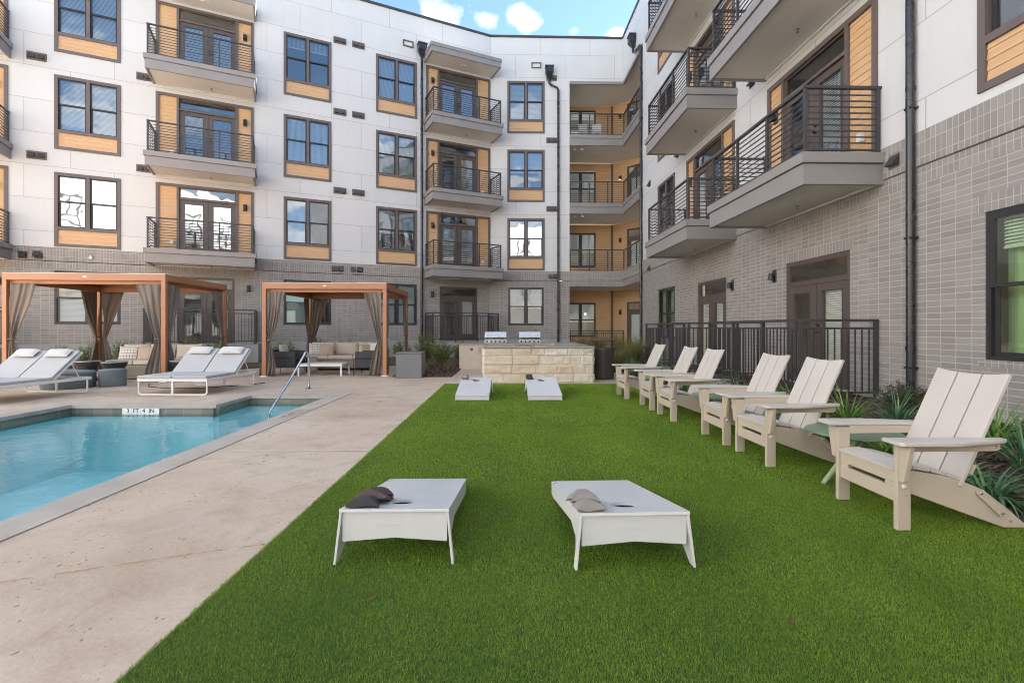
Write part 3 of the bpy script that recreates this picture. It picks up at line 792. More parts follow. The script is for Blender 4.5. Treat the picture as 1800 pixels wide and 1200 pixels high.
b.face([(-s, -s, -1.45), (s, -s, -1.45), (s, s, -1.45), (-s, s, -1.45)]); struct(b.build('ground', M_EARTH))
# control joints
def joint(name, pts, w, m):
    b = MB()
    for (xa, ya), (xb, yb) in zip(pts, pts[1:]):
        d = Vector((xb - xa, yb - ya)).normalized(); n = Vector((-d.y, d.x)) * w / 2
        b.face([(xa - n.x, ya - n.y, .004), (xb - n.x, yb - n.y, .004), (xb + n.x, yb + n.y, .004), (xa + n.x, ya + n.y, .004)])
    return struct(b.build(name, m))
joint('joint_strip', [(-3.24, 7.30), (-1.56, 7.36)], .022, M_JOINT)
joint('joint_strip', [(-3.17, 5.28), (-1.53, 5.25)], .026, M_JOINT)
joint('joint_strip', [(-3.15, 2.38), (-2.75, 2.50), (-2.35, 2.66), (-1.92, 2.84), (-1.51, 2.98)], .020, M_JOINTY)
joint('joint_strip', [(-3.22, 9.75), (-1.58, 9.9)], .016, M_JOINT)
joint('joint_strip', [(-9.5, 11.0), (-1.6, 11.5)], .016, M_JOINT)
# dried white mineral stain by the pool corner
def blob(name, cx, cy, rx, ry, m, seed, z=.004):
    rr = random.Random(seed); b = MB(); n = 40; ph = [rr.uniform(0, 6.3) for _ in range(4)]
    pts = []
    for k in range(n):
        a = 2 * math.pi * k / n; q = 1 + .22 * math.sin(2 * a + ph[0]) + .16 * math.sin(3 * a + ph[1]) + .10 * math.sin(7 * a + ph[2])
        pts.append((cx + rx * q * math.cos(a), cy + ry * q * math.sin(a), z))
    b.face(pts); return struct(b.build(name, m))
M_STAIN = soft_mat('white_mineral_stain', (.66, .64, .61), 9, 3.0, True)
blob('deck_stain', -2.62, 9.3, .16, .07, M_STAIN, 3); blob('deck_stain', -2.30, 9.35, .12, .06, M_STAIN, 5); blob('deck_stain', -2.36, 8.75, .12, .10, M_STAIN, 9)
blob('deck_stain', -1.75, 2.93, .08, .04, M_STAIN, 11)

# coping, tile band, shell, water
b = MB()
for i in range(6):
    j = (i + 1) % 6; a0, a1, c0, c1 = P_IN[i], P_IN[j], P_OUT[i], P_OUT[j]
    zt = .009
    b.face([G(*a0, zt), G(*c0, zt), G(*c1, zt), G(*a1, zt)]); b.face([G(*a0, -.048), G(*a0, zt), G(*a1, zt), G(*a1, -.048)]); b.face([G(*c0, -.05), G(*c1, -.05), G(*c1, zt), G(*c0, zt)])
struct(b.build('pool_coping', M_COPE, bevel=.012))
def tile_mat():
    m, t, p, out = custom('slate_waterline_tile')
    o = t.n('ShaderNodeTexCoord').outputs['Object']; sp = t.n('ShaderNodeSeparateXYZ', {0: o})
    v = t.n('ShaderNodeCombineXYZ', {0: t.math('ADD', sp.outputs[0], sp.outputs[1]), 1: t.math('ADD', sp.outputs[2], .21), 2: 0.0}).outputs[0]
    bt = t.n('ShaderNodeTexBrick', {'Vector': v, 'Color1': (.15, .145, .12, 1), 'Color2': (.26, .235, .185, 1), 'Mortar': (.34, .32, .28, 1), 'Scale': 1.0,
             'Mortar Size': .004, 'Brick Width': .305, 'Row Height': .16}, offset=.0)
    nz = t.noise(o, 9, 5, .65).outputs[0]
    c = t.mix(t.math('MULTIPLY', t.math('SUBTRACT', nz, .42), 2.5, True), bt.outputs[0], (.24, .22, .17))
    t.l(c, p.inputs['Base Color']); p.inputs['Roughness'].default_value = .3; return m
M_TILE = tile_mat()
M_PLAST = mat('pale_pool_plaster', (.56, .90, .93), .6, var=.05, vscale=2)
WZ = -.142
b, b2 = MB(), MB(); inset = .03
for i in range(6):
    j = (i + 1) % 6; cx, cy = -5.4, 2.0
    a0, a1 = P_IN[i], P_IN[j]
    d = Vector((a1[0] - a0[0], a1[1] - a0[1])).normalized(); n = Vector((d.y, -d.x)) * inset   # outward
    p0, p1 = (a0[0] + n.x, a0[1] + n.y), (a1[0] + n.x, a1[1] + n.y)
    p0 = (p0[0] - d.x * inset, p0[1] - d.y * inset); p1 = (p1[0] + d.x * inset, p1[1] + d.y * inset)
    b.face([G(*p0, -.20), G(*p1, -.20), G(*p1, -.03), G(*p0, -.03)]); b2.face([G(*p0, -1.15), G(*p1, -1.15), G(*p1, -.20), G(*p0, -.20)])
b2.face([G(PX0 - .1, PY0 - .1, -1.14), G(PX1 + .1, PY0 - .1, -1.14), G(PX1 + .1, PY2 + .1, -1.14), G(PX0 - .1, PY2 + .1, -1.14)])
# entry steps in the stepped-back bay and a bench along the left and far walls
for k in range(4): b2.box(PXS - .2, PX1 - .02, PY2 - .36 * (k + 1) - .0, PY2 + .03, -1.14, -.30 - .21 * k)
b2.v = [G(*p) if False else p for p in b2.v]
struct(b.build('waterline_tiles', M_TILE)); struct(b2.build('pool_basin', M_PLAST))
def water_mat():
    m = bpy.data.materials.new('pool_water'); m.use_nodes = True; t = NT(m.node_tree); out = t.n('ShaderNodeOutputMaterial')
    o = t.n('ShaderNodeTexCoord').outputs['Object']
    n1 = t.noise(t.mapping(o, (1, 1, 1)), 2.2, 3, .5, .6).outputs[0]; n2 = t.noise(t.mapping(o, (1.0, 2.0, 1)), 7.0, 3, .5).outputs[0]
    h = t.math('ADD', n1, t.math('MULTIPLY', n2, .22))
    nrm = t.n('ShaderNodeBump', {'Strength': 1.0, 'Distance': .011, 'Height': h}).outputs[0]
    gl = t.n('ShaderNodeBsdfGlossy', {'Color': (1, 1, 1, 1), 'Roughness': .015, 'Normal': nrm})
    tr = t.n('ShaderNodeBsdfTransparent', {'Color': (.76, .965, .975, 1)})
    fr = t.n('ShaderNodeFresnel', {'IOR': 1.333, 'Normal': nrm}).outputs[0]
    mx = t.n('ShaderNodeMixShader', {0: t.math('MULTIPLY', fr, .8, True), 1: tr.outputs[0], 2: gl.outputs[0]}); t.l(mx.outputs[0], out.inputs[0]); return m
b = MB(); b.face([G(x, y, WZ) for x, y in [(PX0 - .025, PY0 - .025), (PX1 + .025, PY0 - .025), (PX1 + .025, PY2 + .025), (PXS - .025, PY2 + .025), (PXS - .025, PY1 + .025), (PX0 - .025, PY1 + .025)]])
struct(b.build('pool_water', water_mat()))

# depth marker tiles
def text_mesh(s, size, ext, M, font_scale_x=1.0):
    cu = bpy.data.curves.new('txt', 'FONT'); cu.body = s; cu.size = size; cu.extrude = ext; cu.align_x = 'CENTER'; cu.align_y = 'CENTER'; cu.resolution_u = 3
    o = bpy.data.objects.new('txt', cu); COL.objects.link(o); dg_ = bpy.context.evaluated_depsgraph_get()
    me = bpy.data.meshes.new_from_object(o.evaluated_get(dg_)); bpy.data.objects.remove(o)
    for v in me.vertices: v.co = M @ Vector((v.co.x * font_scale_x, v.co.y, v.co.z))
    return me
M_MARK = mat('white_marker_tile', (.78, .77, .72), .35); M_INK = mat('black_marker_lettering', (.03, .03, .035), .4); M_RED = mat('red_marker_print', (.45, .05, .05), .4)
x0, x1 = -6.55, -5.92
mk = empty('depth_marker', G((x0 + x1) / 2, PY1 + .03 - .026, -.098), 0, 'white tile reading 3 FT 4 IN on the pool edge below the right double lounger', 'depth marker')
b = MB(); w = (x1 - x0) / 4
for k in range(4): b.box(x0 - (x0 + x1) / 2 + k * w + .002, x0 - (x0 + x1) / 2 + (k + 1) * w - .002, -.006, .022, -.060, .049)
b.build('tile_plate', M_MARK, mk)
me = text_mesh('3  FT  4  IN', .100, .0015, Matrix.Translation((0, -.0080, .004)) @ Matrix.Rotation(R(90), 4, 'X'), 1.0); me.materials.append(M_INK); link('lettering', me, mk)
mk = empty('depth_marker', G(-3.275, 7.45, .010), 0, 'grey coping tile with small black depth lettering and red no diving sign', 'depth marker')
b = MB(); b.box(-.075, .075, -.42, .42, 0, .003); b.build('tile_plate', M_COPE, mk)
me = text_mesh('3 FT 4 IN', .10, .0008, Matrix.Translation((0, -.14, .0042)) @ Matrix.Rotation(R(90), 4, 'Z'), 1.0); me.materials.append(M_INK); link('lettering', me, mk)
b = MB()
for k in range(24):
    a0, a1 = 2 * math.pi * k / 24, 2 * math.pi * (k + 1) / 24
    b.face([(.045 * math.cos(a0), .26 + .045 * math.sin(a0), .0042), (.06 * math.cos(a0), .26 + .06 * math.sin(a0), .0042), (.06 * math.cos(a1), .26 + .06 * math.sin(a1), .0042), (.045 * math.cos(a1), .26 + .045 * math.sin(a1), .0042)])
b.face([(-.04, .23, .005), (-.03, .22, .005), (.04, .29, .005), (.03, .30, .005)]); b.build('no_diving_sign', M_RED, mk)

# ------------------------------------------------------------------ artificial turf
def TR(y): return 3.36 - .048 * (y - 3.2)
TY1 = 11.48
def turf_mat():
    m, t, p, out = custom('artificial_turf_blades')
    a = t.n('ShaderNodeAttribute', attribute_name='tint').outputs['Fac']
    pos = t.n('ShaderNodeNewGeometry').outputs['Position']
    big = t.noise(t.mapping(pos, (1, .45, 1)), 1.3, 5, .6).outputs[0]; clump = t.noise(pos, 55, 3, .6).outputs[0]
    f = t.math('ADD', a, t.math('ADD', t.math('MULTIPLY', t.math('SUBTRACT', big, .5), .75), t.math('MULTIPLY', t.math('SUBTRACT', clump, .5), .7)))
    c = t.ramp(f, [(0.0, (.050, .108, .004)), (.35, (.116, .213, .010)), (.7, (.203, .315, .020)), (1.0, (.37, .44, .085))])
    t.l(c, p.inputs['Base Color']); p.inputs['Roughness'].default_value = .55; p.inputs['Specular IOR Level'].default_value = .25
    return m
M_TURF = turf_mat()
rng = np.random.default_rng(5)
def turf():
    parts, tints = [], []
    for ya, yb, dens, hgt, wid in ((.9, 2.6, 76000, .0155, .0023), (2.6, 4.2, 48000, .017, .0030), (4.2, 6.5, 20000, .020, .0050), (6.5, TY1, 8500, .023, .0080)):
        n = int(dens * (yb - ya) * 4.9)
        y = rng.uniform(ya, yb, n); x = TX - .012 + rng.uniform(0, 1, n) * (3.36 - .048 * (y - 3.2) - TX + .03); x = x - .0105 * y * np.clip((1.5 - x) / 3, 0, 1)
        # only what the lens could see, plus a margin either side
        keep = np.abs(x) < (y * 1.06 + .9); x, y = x[keep], y[keep]; n = len(x)
        az = rng.uniform(0, 2 * np.pi, n); h = hgt * rng.uniform(.65, 1.1, n); lean = rng.normal(0, .48, (n, 2)) * h[:, None]
        lean[:, 1] += .25 * h
        wx, wy = np.cos(az) * wid / 2, np.sin(az) * wid / 2
        V = np.zeros((n, 3, 3), np.float32)
        V[:, 0] = np.stack([x - wx, y - wy, np.full(n, -.004)], 1); V[:, 1] = np.stack([x + wx, y + wy, np.full(n, -.004)], 1)
        V[:, 2] = np.stack([x + lean[:, 0], y + lean[:, 1], h], 1)
        tt = np.clip(rng.normal(.47, .17, n), 0, 1); tt[rng.random(n) < .035] = 1.0
        parts.append(V.reshape(-1, 3)); tints.append(np.repeat(tt, 3))
    return np.concatenate(parts), np.concatenate(tints)
tv, tt_ = turf()
tf = np_mesh('artificial_turf', tv, 3, M_TURF, attr=tt_); tag(tf, kind='stuff')
M_TBASE = mat('turf_backing', (.020, .050, .008), .9, var=.3, vscale=40)
b = MB()
ys = [-3 + k * (TY1 + 3) / 12 for k in range(13)]
for ya, yb in zip(ys, ys[1:]): b.face([G(TX, ya, .003), (TR(ya), ya, .003), (TR(yb), yb, .003), G(TX, yb, .003)])
struct(b.build('turf_base', M_TBASE))
# two dry leaves on the grass
M_LEAF = mat('dry_red_leaf', (.20, .045, .015), .6, var=.3, vscale=40)
def leaf(x, y, rz, lab):
    b = MB(); pr = [(-.03, 0), (-.012, .011), (.012, .012), (.034, .0), (.012, -.011), (-.012, -.010)]
    b.face([(px_, py_, .030 + abs(py_) * .5) for px_, py_ in pr]); b.tube([(-.03, 0, .03), (-.05, .004, .028)], .0012, 5); b.v = [(q[0] * .55, q[1] * .7, q[2] * .75) for q in b.v]
    o = b.build('fallen_leaf', M_LEAF, None, loc=(x, y, .0), rot=rz); tag(o, lab, 'leaf')
leaf(-.670, 2.35, .6, 'small red dry leaf on the turf below the left front cornhole board')
leaf(1.24, 2.16, 2.0, 'small orange dry leaf on the turf nearest the bottom edge at right')

# ------------------------------------------------------------------ planting beds
M_MULCH = mat('dark_bark_mulch', (.095, .062, .045), .95, var=.5, vscale=14, bump=.9, bscale=45)
M_CHIP = None
def chip_mat():
    m, t, p, out = custom('bark_chips')
    a = t.n('ShaderNodeAttribute', attribute_name='tint').outputs['Fac']
    t.l(t.ramp(a, [(0, (.030, .018, .013)), (.5, (.105, .066, .046)), (.85, (.19, .125, .09)), (1, (.33, .25, .19))]), p.inputs['Base Color']); p.inputs['Roughness'].default_value = .9; return m
M_CHIP = chip_mat()
def WX(y): return 6.12 - .028 * y                      # right wing wall line
def bed_z(x, y):
    u = (x - TR(y)) / max(WX(y) - TR(y), .1); u = min(max(u, 0), 1)
    return -.01 + .20 * (u ** .7) + .035 * noise.noise(Vector((x * 1.3, y * 1.3, 0)))
b = MB(); NX, NY = 22, 64; base = len(b.v)
for j in range(NY + 1):
    y = -3 + j * 19.5 / NY
    xe = TR(y) if y < 11.5 else TR(11.5) + .35
    for i in range(NX + 1):
        x = xe + (WX(y) + .02 - xe) * i / NX; b.v.append((x, y, bed_z(x, y)))
for j in range(NY):
    for i in range(NX):
        q = j * (NX + 1) + i; b.f.append((q, q + 1, q + NX + 2, q + NX + 1)); b.m.append(0)
struct(b.build('mulch_bed_soil', M_MULCH, smooth=True))
LB = [(-18.5, 15.6), (-8.6, 15.6), (-7.7, 17.2), (-3.3, 17.2), (-3.2, 13.1), (-1.62, 13.1), (-1.62, 16.6), (2.6, 16.9), (2.8, 14.4), (5.5, 14.4), (5.45, 24), (-1.05, 23.9), (-14, 17.65), (-18.5, 15.7)]
b = MB(); b.face([(x, y, .03) for x, y in LB]); b2 = MB()
for p, q in zip(LB, LB[1:]): b.face([(p[0], p[1], -.05), (q[0], q[1], -.05), (q[0], q[1], .03), (p[0], p[1], .03)])
struct(b.build('mulch_bed_soil', M_MULCH))
def chips(n, sampler, zf, size):
    V = np.zeros((n, 4, 3), np.float32); T = rng.beta(2, 2.4, n)
    for k in range(n):
        x, y = sampler(); z = zf(x, y); L = size * random.uniform(.5, 1.5); Wd = L * random.uniform(.18, .4)
        M = Matrix.Translation((x, y, z + .010 + .012 * random.random())) @ Matrix.Rotation(random.uniform(0, 6.3), 4, 'Z') @ Matrix.Rotation(random.gauss(0, .45), 4, 'X') @ Matrix.Rotation(random.gauss(0, .3), 4, 'Y')
        for q, (a, c) in enumerate(((-L, -Wd), (L, -Wd), (L, Wd), (-L, Wd))): V[k, q] = M @ Vector((a / 2, c / 2, 0))
    return V.reshape(-1, 3), np.repeat(T, 4)
def samp_r():
    y = random.uniform(1.8, 11.5) if random.random() < .6 else random.uniform(1.8, 6); x = TR(y) + .0 + random.random() * (WX(y) - TR(y) - .06); return x, y
v1, t1 = chips(26000, samp_r, bed_z, .045)
def samp_l(): return random.uniform(-3.2, -1.62), random.uniform(13.1, 17)
v2, t2 = chips(4000, samp_l, lambda x, y: .03, .06)
def samp_l2():
    x = random.uniform(-9, 5); return x, random.uniform(15.6, 19)
tag(np_mesh('mulch', np.concatenate([v1, v2]), 4, M_CHIP, attr=np.concatenate([t1, t2])), kind='stuff')

# ------------------------------------------------------------------ plants
def leaf_mat(name, lo, hi, tip, rough=.45, trans=.25):
    m = bpy.data.materials.new(name); m.use_nodes = True; t = NT(m.node_tree); out = t.n('ShaderNodeOutputMaterial')
    a = t.n('ShaderNodeAttribute', attribute_name='tint').outputs['Fac']
    c = t.ramp(a, [(0, lo), (.7, hi), (1, tip)])
    p = t.n('ShaderNodeBsdfPrincipled', {'Roughness': rough, 'Base Color': c, 'Specular IOR Level': .35})
    tr = t.n('ShaderNodeBsdfTranslucent', {'Color': c})
    t.l(t.n('ShaderNodeMixShader', {0: trans, 1: p.outputs[0], 2: tr.outputs[0]}).outputs[0], out.inputs[0]); return m
M_STRAP = leaf_mat('blue_green_strap_leaves', (.055, .15, .070), (.15, .31, .145), (.36, .46, .16))
M_STRAPL = leaf_mat('fresh_green_strap_leaves', (.07, .18, .034), (.20, .37, .062), (.44, .50, .11))
M_OLIVE = leaf_mat('olive_feathery_leaves', (.085, .120, .032), (.20, .25, .080), (.46, .38, .20), .6)
M_GOLD = leaf_mat('golden_grass_blades', (.085, .105, .025), (.23, .23, .075), (.45, .36, .19), .6)
M_DRY = leaf_mat('brown_rosemary_sprigs', (.050, .055, .028), (.125, .120, .065), (.22, .18, .10), .7)
M_STEM = mat('woody_stem', (.12, .085, .055), .8)

def blade_quads(rr, p0, az, L, wd, rise, droop, seg, V, T, tint):
    """one arching blade as a strip of quads"""
    d = Vector((math.cos(az), math.sin(az), 0)); side = Vector((-d.y, d.x, 0)); el = rise; p = Vector(p0); pts = []
    st = L / seg
    for k in range(seg + 1):
        w = wd * (1 - (k / seg) ** 1.8) * (.55 + .45 * min(1, k / seg * 4)) / 2
        pts.append((p - side * w, p + side * w)); p = p + (d * math.cos(el) + Vector((0, 0, math.sin(el)))) * st; el -= droop / seg
    for a, c in zip(pts, pts[1:]):
        V.extend((a[0], a[1], c[1], c[0])); T.extend([tint] * 4)
def strappy(name, x, y, z, n, L, wd, m, lab, cat, group, seed, rise=(.6, 1.45), droop=(1.0, 2.4), spread=.07):
    rr = random.Random(seed); V, T = [], []
    for k in range(n):
        az = rr.uniform(0, 6.283); r = spread * math.sqrt(rr.random())
        blade_quads(rr, (x + r * math.cos(az), y + r * math.sin(az), z - .02), az + rr.gauss(0, .35), L * rr.uniform(.55, 1.15), wd * rr.uniform(.7, 1.2), rr.uniform(*rise), rr.uniform(*droop), 7, V, T, min(1, max(0, rr.gauss(.5, .24))))
    o = np_mesh(name, np.array([tuple(v) for v in V], np.float32) - np.array([x, y, z], np.float32), 4, m, attr=T); o.location = (x, y, z)
    return tag(o, lab, cat, group)
def feathery(name, x, y, z, H, Rr, nst, nl, m, lab, cat, group, seed, lw=.012):
    """bushy plant: many leaning stems carrying small narrow leaves"""
    rr = random.Random(seed); e = empty(name, (x, y, z), 0, lab, cat, group); st = MB(); V, T = [], []
    for k in range(nst):
        az = rr.uniform(0, 6.283); top = Vector((math.cos(az), math.sin(az), 0)) * Rr * math.sqrt(rr.random()); h = H * rr.uniform(.55, 1.1) * (1 - .35 * (top.length / Rr) ** 2)
        b0 = top * .25; pts = [Vector((b0.x, b0.y, 0)), Vector((b0.x + (top.x - b0.x) * .45, b0.y + (top.y - b0.y) * .45, h * .55)), Vector((top.x, top.y, h))]
        if k < 16: st.tube(pts, [.005, .004, .002], 4)
        tint0 = min(1, max(0, rr.gauss(.48, .17)))
        for q in range(nl):
            u = rr.uniform(.15, 1.0); p = pts[0].lerp(pts[1], u / .55) if u < .55 else pts[1].lerp(pts[2], (u - .55) / .45)
            a2 = rr.uniform(0, 6.283); el = rr.uniform(-.1, 1.1); Lf = rr.uniform(.03, .085) * (H / .7) ** .5; dd = Vector((math.cos(a2) * math.cos(el), math.sin(a2) * math.cos(el), math.sin(el)))
            sd = dd.cross(Vector((rr.gauss(0, 1), rr.gauss(0, 1), rr.gauss(0, 1)))).normalized() * lw / 2
            V.extend((p - sd * .5, p + dd * Lf * .5 - sd, p + dd * Lf, p + dd * Lf * .5 + sd)); T.extend([min(1, max(0, tint0 + rr.gauss(0, .12)))] * 4)
    st.build('stem', M_STEM, e); np_mesh('foliage', np.array([tuple(v) for v in V], np.float32), 4, m, e, attr=T)
    return e
def fountain(name, x, y, z, H, n, m, lab, cat, group, seed, wd=.008, Rr=.25):
    rr = random.Random(seed); V, T = [], []
    for k in range(n):
        az = rr.uniform(0, 6.283); r = Rr * .35 * math.sqrt(rr.random())
        blade_quads(rr, (r * math.cos(az), r * math.sin(az), 0), az + rr.gauss(0, .5), H * rr.uniform(.6, 1.2), wd, rr.uniform(1.05, 1.55), rr.uniform(.3, 1.3), 6, V, T, min(1, max(0, rr.gauss(.5, .22))))
    o = np_mesh(name, np.array([tuple(v) for v in V], np.float32), 4, m, attr=T); o.location = (x, y, z)
    return tag(o, lab, cat, group)

# right-hand bed: strap-leaved clumps between the chairs and the wall
RB = [  # x, y, blades, length, width, material, label
    (3.52, 3.63, 85, .46, .024, 0, 'low arching blue-green clump beside the rear foot of the nearest chair'),
    (3.66, 3.98, 70, .42, .024, 0, 'dark strap-leaved clump just behind the seat of the nearest chair'),
    (4.78, 4.86, 60, .66, .018, 1, 'tall upright green clump by the wall right of the nearest chair back'),
    (4.42, 4.20, 60, .66, .015, 0, 'grey-green clump with long thin leaves beyond the end of the nearest arm'),
    (3.72, 4.80, 95, .50, .026, 1, 'bright green arching clump seen through the arm of the nearest chair'),
    (3.38, 4.80, 70, .46, .022, 0, 'dark blue-green clump under the nearest green table'),
    (4.25, 6.20, 75, .62, .018, 1, 'spiky green clump right beside the second chair back'),
    (4.72, 6.00, 50, .58, .015, 0, 'open grey-green clump in the mulch before the black downspout'),
    (3.55, 5.60, 60, .46, .022, 0, 'low clump behind the seat of the second nearest chair'),
    (4.10, 7.05, 60, .72, .014, 1, 'tall grassy clump between the second chair back and the railing'),
    (3.45, 6.55, 70, .46, .022, 0, 'low clump behind the seat of the third chair'),
    (3.52, 7.35, 85, .74, .014, 0, 'tallest spiky clump, left of the third chair back before the near railing'),
    (3.22, 7.45, 80, .48, .022, 1, 'leafy bright clump under the middle green table'),
    (3.75, 8.20, 60, .66, .014, 1, 'grassy clump by the corner of the near patio railing'),
    (3.30, 8.70, 60, .56, .018, 1, 'green clump right behind the back of the chair second from the far end'),
    (3.45, 9.60, 70, .60, .015, 0, 'dense clump between the two farthest chair backs'),
    (3.75, 10.6, 60, .60, .015, 1, 'clump in front of the far patio railing'),
    (3.35, 11.2, 60, .52, .016, 0, 'dark clump behind the back of the farthest chair'),
    (4.10, 12.2, 45, .62, .015, 1, 'far strap-leaved clump near the bollard light'),
    (5.25, 5.60, 45, .50, .014, 0, 'thin clump against the brick between the downspout and the large window'),
]
for i, (x, y, n, L, wd, k, lab) in enumerate(RB):
    strappy('strap_leaf_plant', x, y, bed_z(x, y), int(n * 1.5), L, wd * 1.12, (M_STRAP, M_STRAPL)[k], lab, 'plant', 'strap-leaved plants in the right bed', 100 + i,
            (.75, 1.5) if L > .55 else (.35, 1.4), (.5, 1.9) if L > .55 else (1.2, 2.6))
feathery('shrub', 5.50, 6.85, bed_z(5.50, 6.85), .40, .34, 80, 46, M_DRY, 'dull brownish low shrub at the foot of the black downspout', 'shrub', None, 51)
feathery('shrub', 5.45, 5.0, bed_z(5.4, 5.0), .30, .26, 40, 40, M_DRY, 'brownish low shrub against the brick below the window', 'shrub', None, 52)
# ornamental grasses by the corner
for i, (x, y, H, n, m, lab) in enumerate([
    (3.15, 14.6, .85, 420, M_GOLD, 'golden grass clump right behind the trash can'),
    (3.75, 15.2, 1.15, 520, M_GOLD, 'tallest golden grass clump between trash can and bollard light'),
    (4.35, 16.6, 1.15, 480, M_GOLD, 'golden grass clump behind the bollard light'),
    (3.3, 13.3, .55, 260, M_STRAP, 'dark green low grass clump between the trash can and the farthest chair'),
    (4.0, 13.6, .50, 260, M_STRAP, 'dark green low grass clump at the foot of the bollard light'),
    (3.2, 22.3, 1.15, 380, M_GOLD, 'pale grass clump in front of the corner patio railing at left'),
    (3.9, 22.0, 1.25, 380, M_GOLD, 'pale grass clump in front of the corner patio window'),
    (4.7, 21.6, 1.2, 380, M_GOLD, 'pale grass clump in front of the corner patio door')]):
    fountain('ornamental_grass', x, y, .03, H, n, m, lab, 'grass clump', 'ornamental grasses by the corner recess', 200 + i, .010)
# feathery shrubs in the bed under the left wing
SH = [(-14.6, 15.75, .75, .5, 'feathery shrub behind the left post of the left pergola'), (-13.9, 16.2, .80, .5, 'feathery shrub behind the left double lounger'),
      (-13.1, 16.5, .85, .5, 'feathery shrub behind the left pergola just left of its back curtains'), (-12.3, 16.9, .9, .55, 'tall feathery shrub between the back curtains and the sofa of the left pergola'),
      (-11.4, 17.2, .95, .55, 'feathery shrub above the sofa of the left pergola'), (-10.6, 17.5, .85, .5, 'feathery shrub left of the front right post of the left pergola'),
      (-9.5, 16.8, .62, .42, 'bright feathery shrub behind the left head of the right double lounger'), (-7.95, 17.0, .75, .45, 'feathery shrub between the two pergolas at the end of the railing'),
      (-8.3, 17.9, .85, .5, 'feathery shrub behind the left post of the right pergola'), (-7.2, 18.3, .9, .5, 'feathery shrub behind the left black armchair'),
      (-6.3, 18.6, .85, .5, 'feathery shrub behind the plaid sofa cushion'), (-5.3, 19.3, .75, .45, 'small feathery shrub above the middle of the right sofa'),
      (-4.4, 19.6, .8, .4, 'thin feathery shrub behind the right black armchair'), (-3.2, 18.4, 1.25, .5, 'tall feathery shrub beside the grey cube box'),
      (-2.45, 17.0, .85, .45, 'green feathery shrub behind the mulch right of the grey cube box'), (-1.9, 18.6, .8, .45, 'feathery shrub under the back patio railing'),
      (.8, 21.2, 1.3, .5, 'feathery shrub between the two grills')]
for i, (x, y, H, Rr, lab) in enumerate(SH):
    feathery('shrub', x, y, .03, H, Rr, 130, 38, M_OLIVE, lab, 'shrub', 'feathery shrubs along the left and back walls', 300 + i, .016)
strappy('strap_leaf_plant', -2.65, 14.2, .03, 90, .55, .02, M_STRAPL, 'green strap-leaved clump touching the grey cube box', 'plant', None, 400, (.6, 1.4), (.8, 1.9))
strappy('strap_leaf_plant', -1.98, 14.9, .03, 60, .45, .014, M_GOLD, 'dry straw-coloured clump in the mulch left of the stone counter', 'plant', None, 401, (.8, 1.5), (.6, 1.6))
# ================================================================== FURNITURE AND OBJECTS
M_SAND = mat('sand_recycled_plastic_lumber', (.49, .42, .325), .5, var=.05, vscale=3, bump=.04, bscale=80)
M_SANDL = mat('sand_lumber_lit_faces', (.52, .48, .43), .48, var=.05, vscale=3, bump=.04, bscale=80)  # paler sand copy: light falling on arms, seat and back put in the colour
M_STEELB = mat('steel_bolt', (.55, .55, .55), .3, 1.0)
M_SAGE = mat('sage_green_paint', (.165, .245, .150), .42, var=.06, vscale=4)
M_SAGEL = mat('pale_sage_leg_paint', (.36, .43, .25), .45, var=.06, vscale=4)
M_BOARD = mat('white_moulded_board', (.60, .61, .62), .32, var=.04, vscale=4, bump=.03, bscale=120)
M_BOARDF = mat('white_board_skirt', (.62, .62, .60), .42, var=.05, vscale=4, bump=.03, bscale=120)
M_ALU = mat('white_powder_coated_frame', (.74, .73, .71), .35, var=.04, vscale=3)
M_SLING = mat('light_grey_sling_fabric', (.42, .42, .425), .75, var=.06, vscale=3, bump=.12, bscale=400)
M_PIL = mat('pale_grey_pillow', (.56, .55, .53), .85, var=.07, vscale=6, bump=.15, bscale=300)
M_CORTEN = mat('copper_orange_beam', (.415, .185, .090), .42, var=.10, vscale=1.5)
M_CURT = mat('taupe_curtain_fabric', (.185, .150, .124), .85, var=.12, vscale=3, bump=.2, bscale=260)
M_WICK = None
M_CUSH = mat('cream_cushion', (.56, .50, .42), .85, var=.07, vscale=4, bump=.15, bscale=250)
M_BEIGE = mat('beige_cushion', (.47, .37, .29), .85, var=.10, vscale=5, bump=.2, bscale=200)
M_WHC = mat('white_cushion', (.70, .68, .65), .85, var=.05, vscale=4, bump=.15, bscale=250)
M_POUF = mat('blue_grey_pouf_fabric', (.165, .195, .205), .8, var=.10, vscale=5, bump=.2, bscale=220)
M_DARKW = mat('black_woven_resin', (.028, .027, .028), .5, var=.2, vscale=60, bump=.4, bscale=90)
M_CHAR = mat('charcoal_upholstery', (.040, .042, .046), .75, var=.15, vscale=5, bump=.15, bscale=250)
M_STEEL = mat('brushed_stainless', (.38, .40, .42), .27, 1.0, var=.08, vscale=8, stretch=(1, 12, 12))
M_CHROME = mat('polished_steel_tube', (.62, .64, .67), .12, 1.0)
M_GBOX = mat('grey_powder_coated_box', (.155, .160, .165), .45, var=.06, vscale=3)
M_BROWN = mat('dark_bronze_metal', (.070, .058, .052), .45, var=.12, vscale=5)
M_DBAG = mat('charcoal_bag_cloth', (.040, .034, .034), .85, var=.25, vscale=14, bump=.25, bscale=260)
M_BBAG = mat('brown_bag_cloth', (.080, .056, .050), .85, var=.25, vscale=14, bump=.25, bscale=260)
M_GBAG = mat('grey_beige_bag_cloth', (.25, .222, .198), .85, var=.15, vscale=14, bump=.25, bscale=260)
M_GRAN = mat('speckled_granite_top', (.33, .32, .29), .25, var=.55, vscale=70)
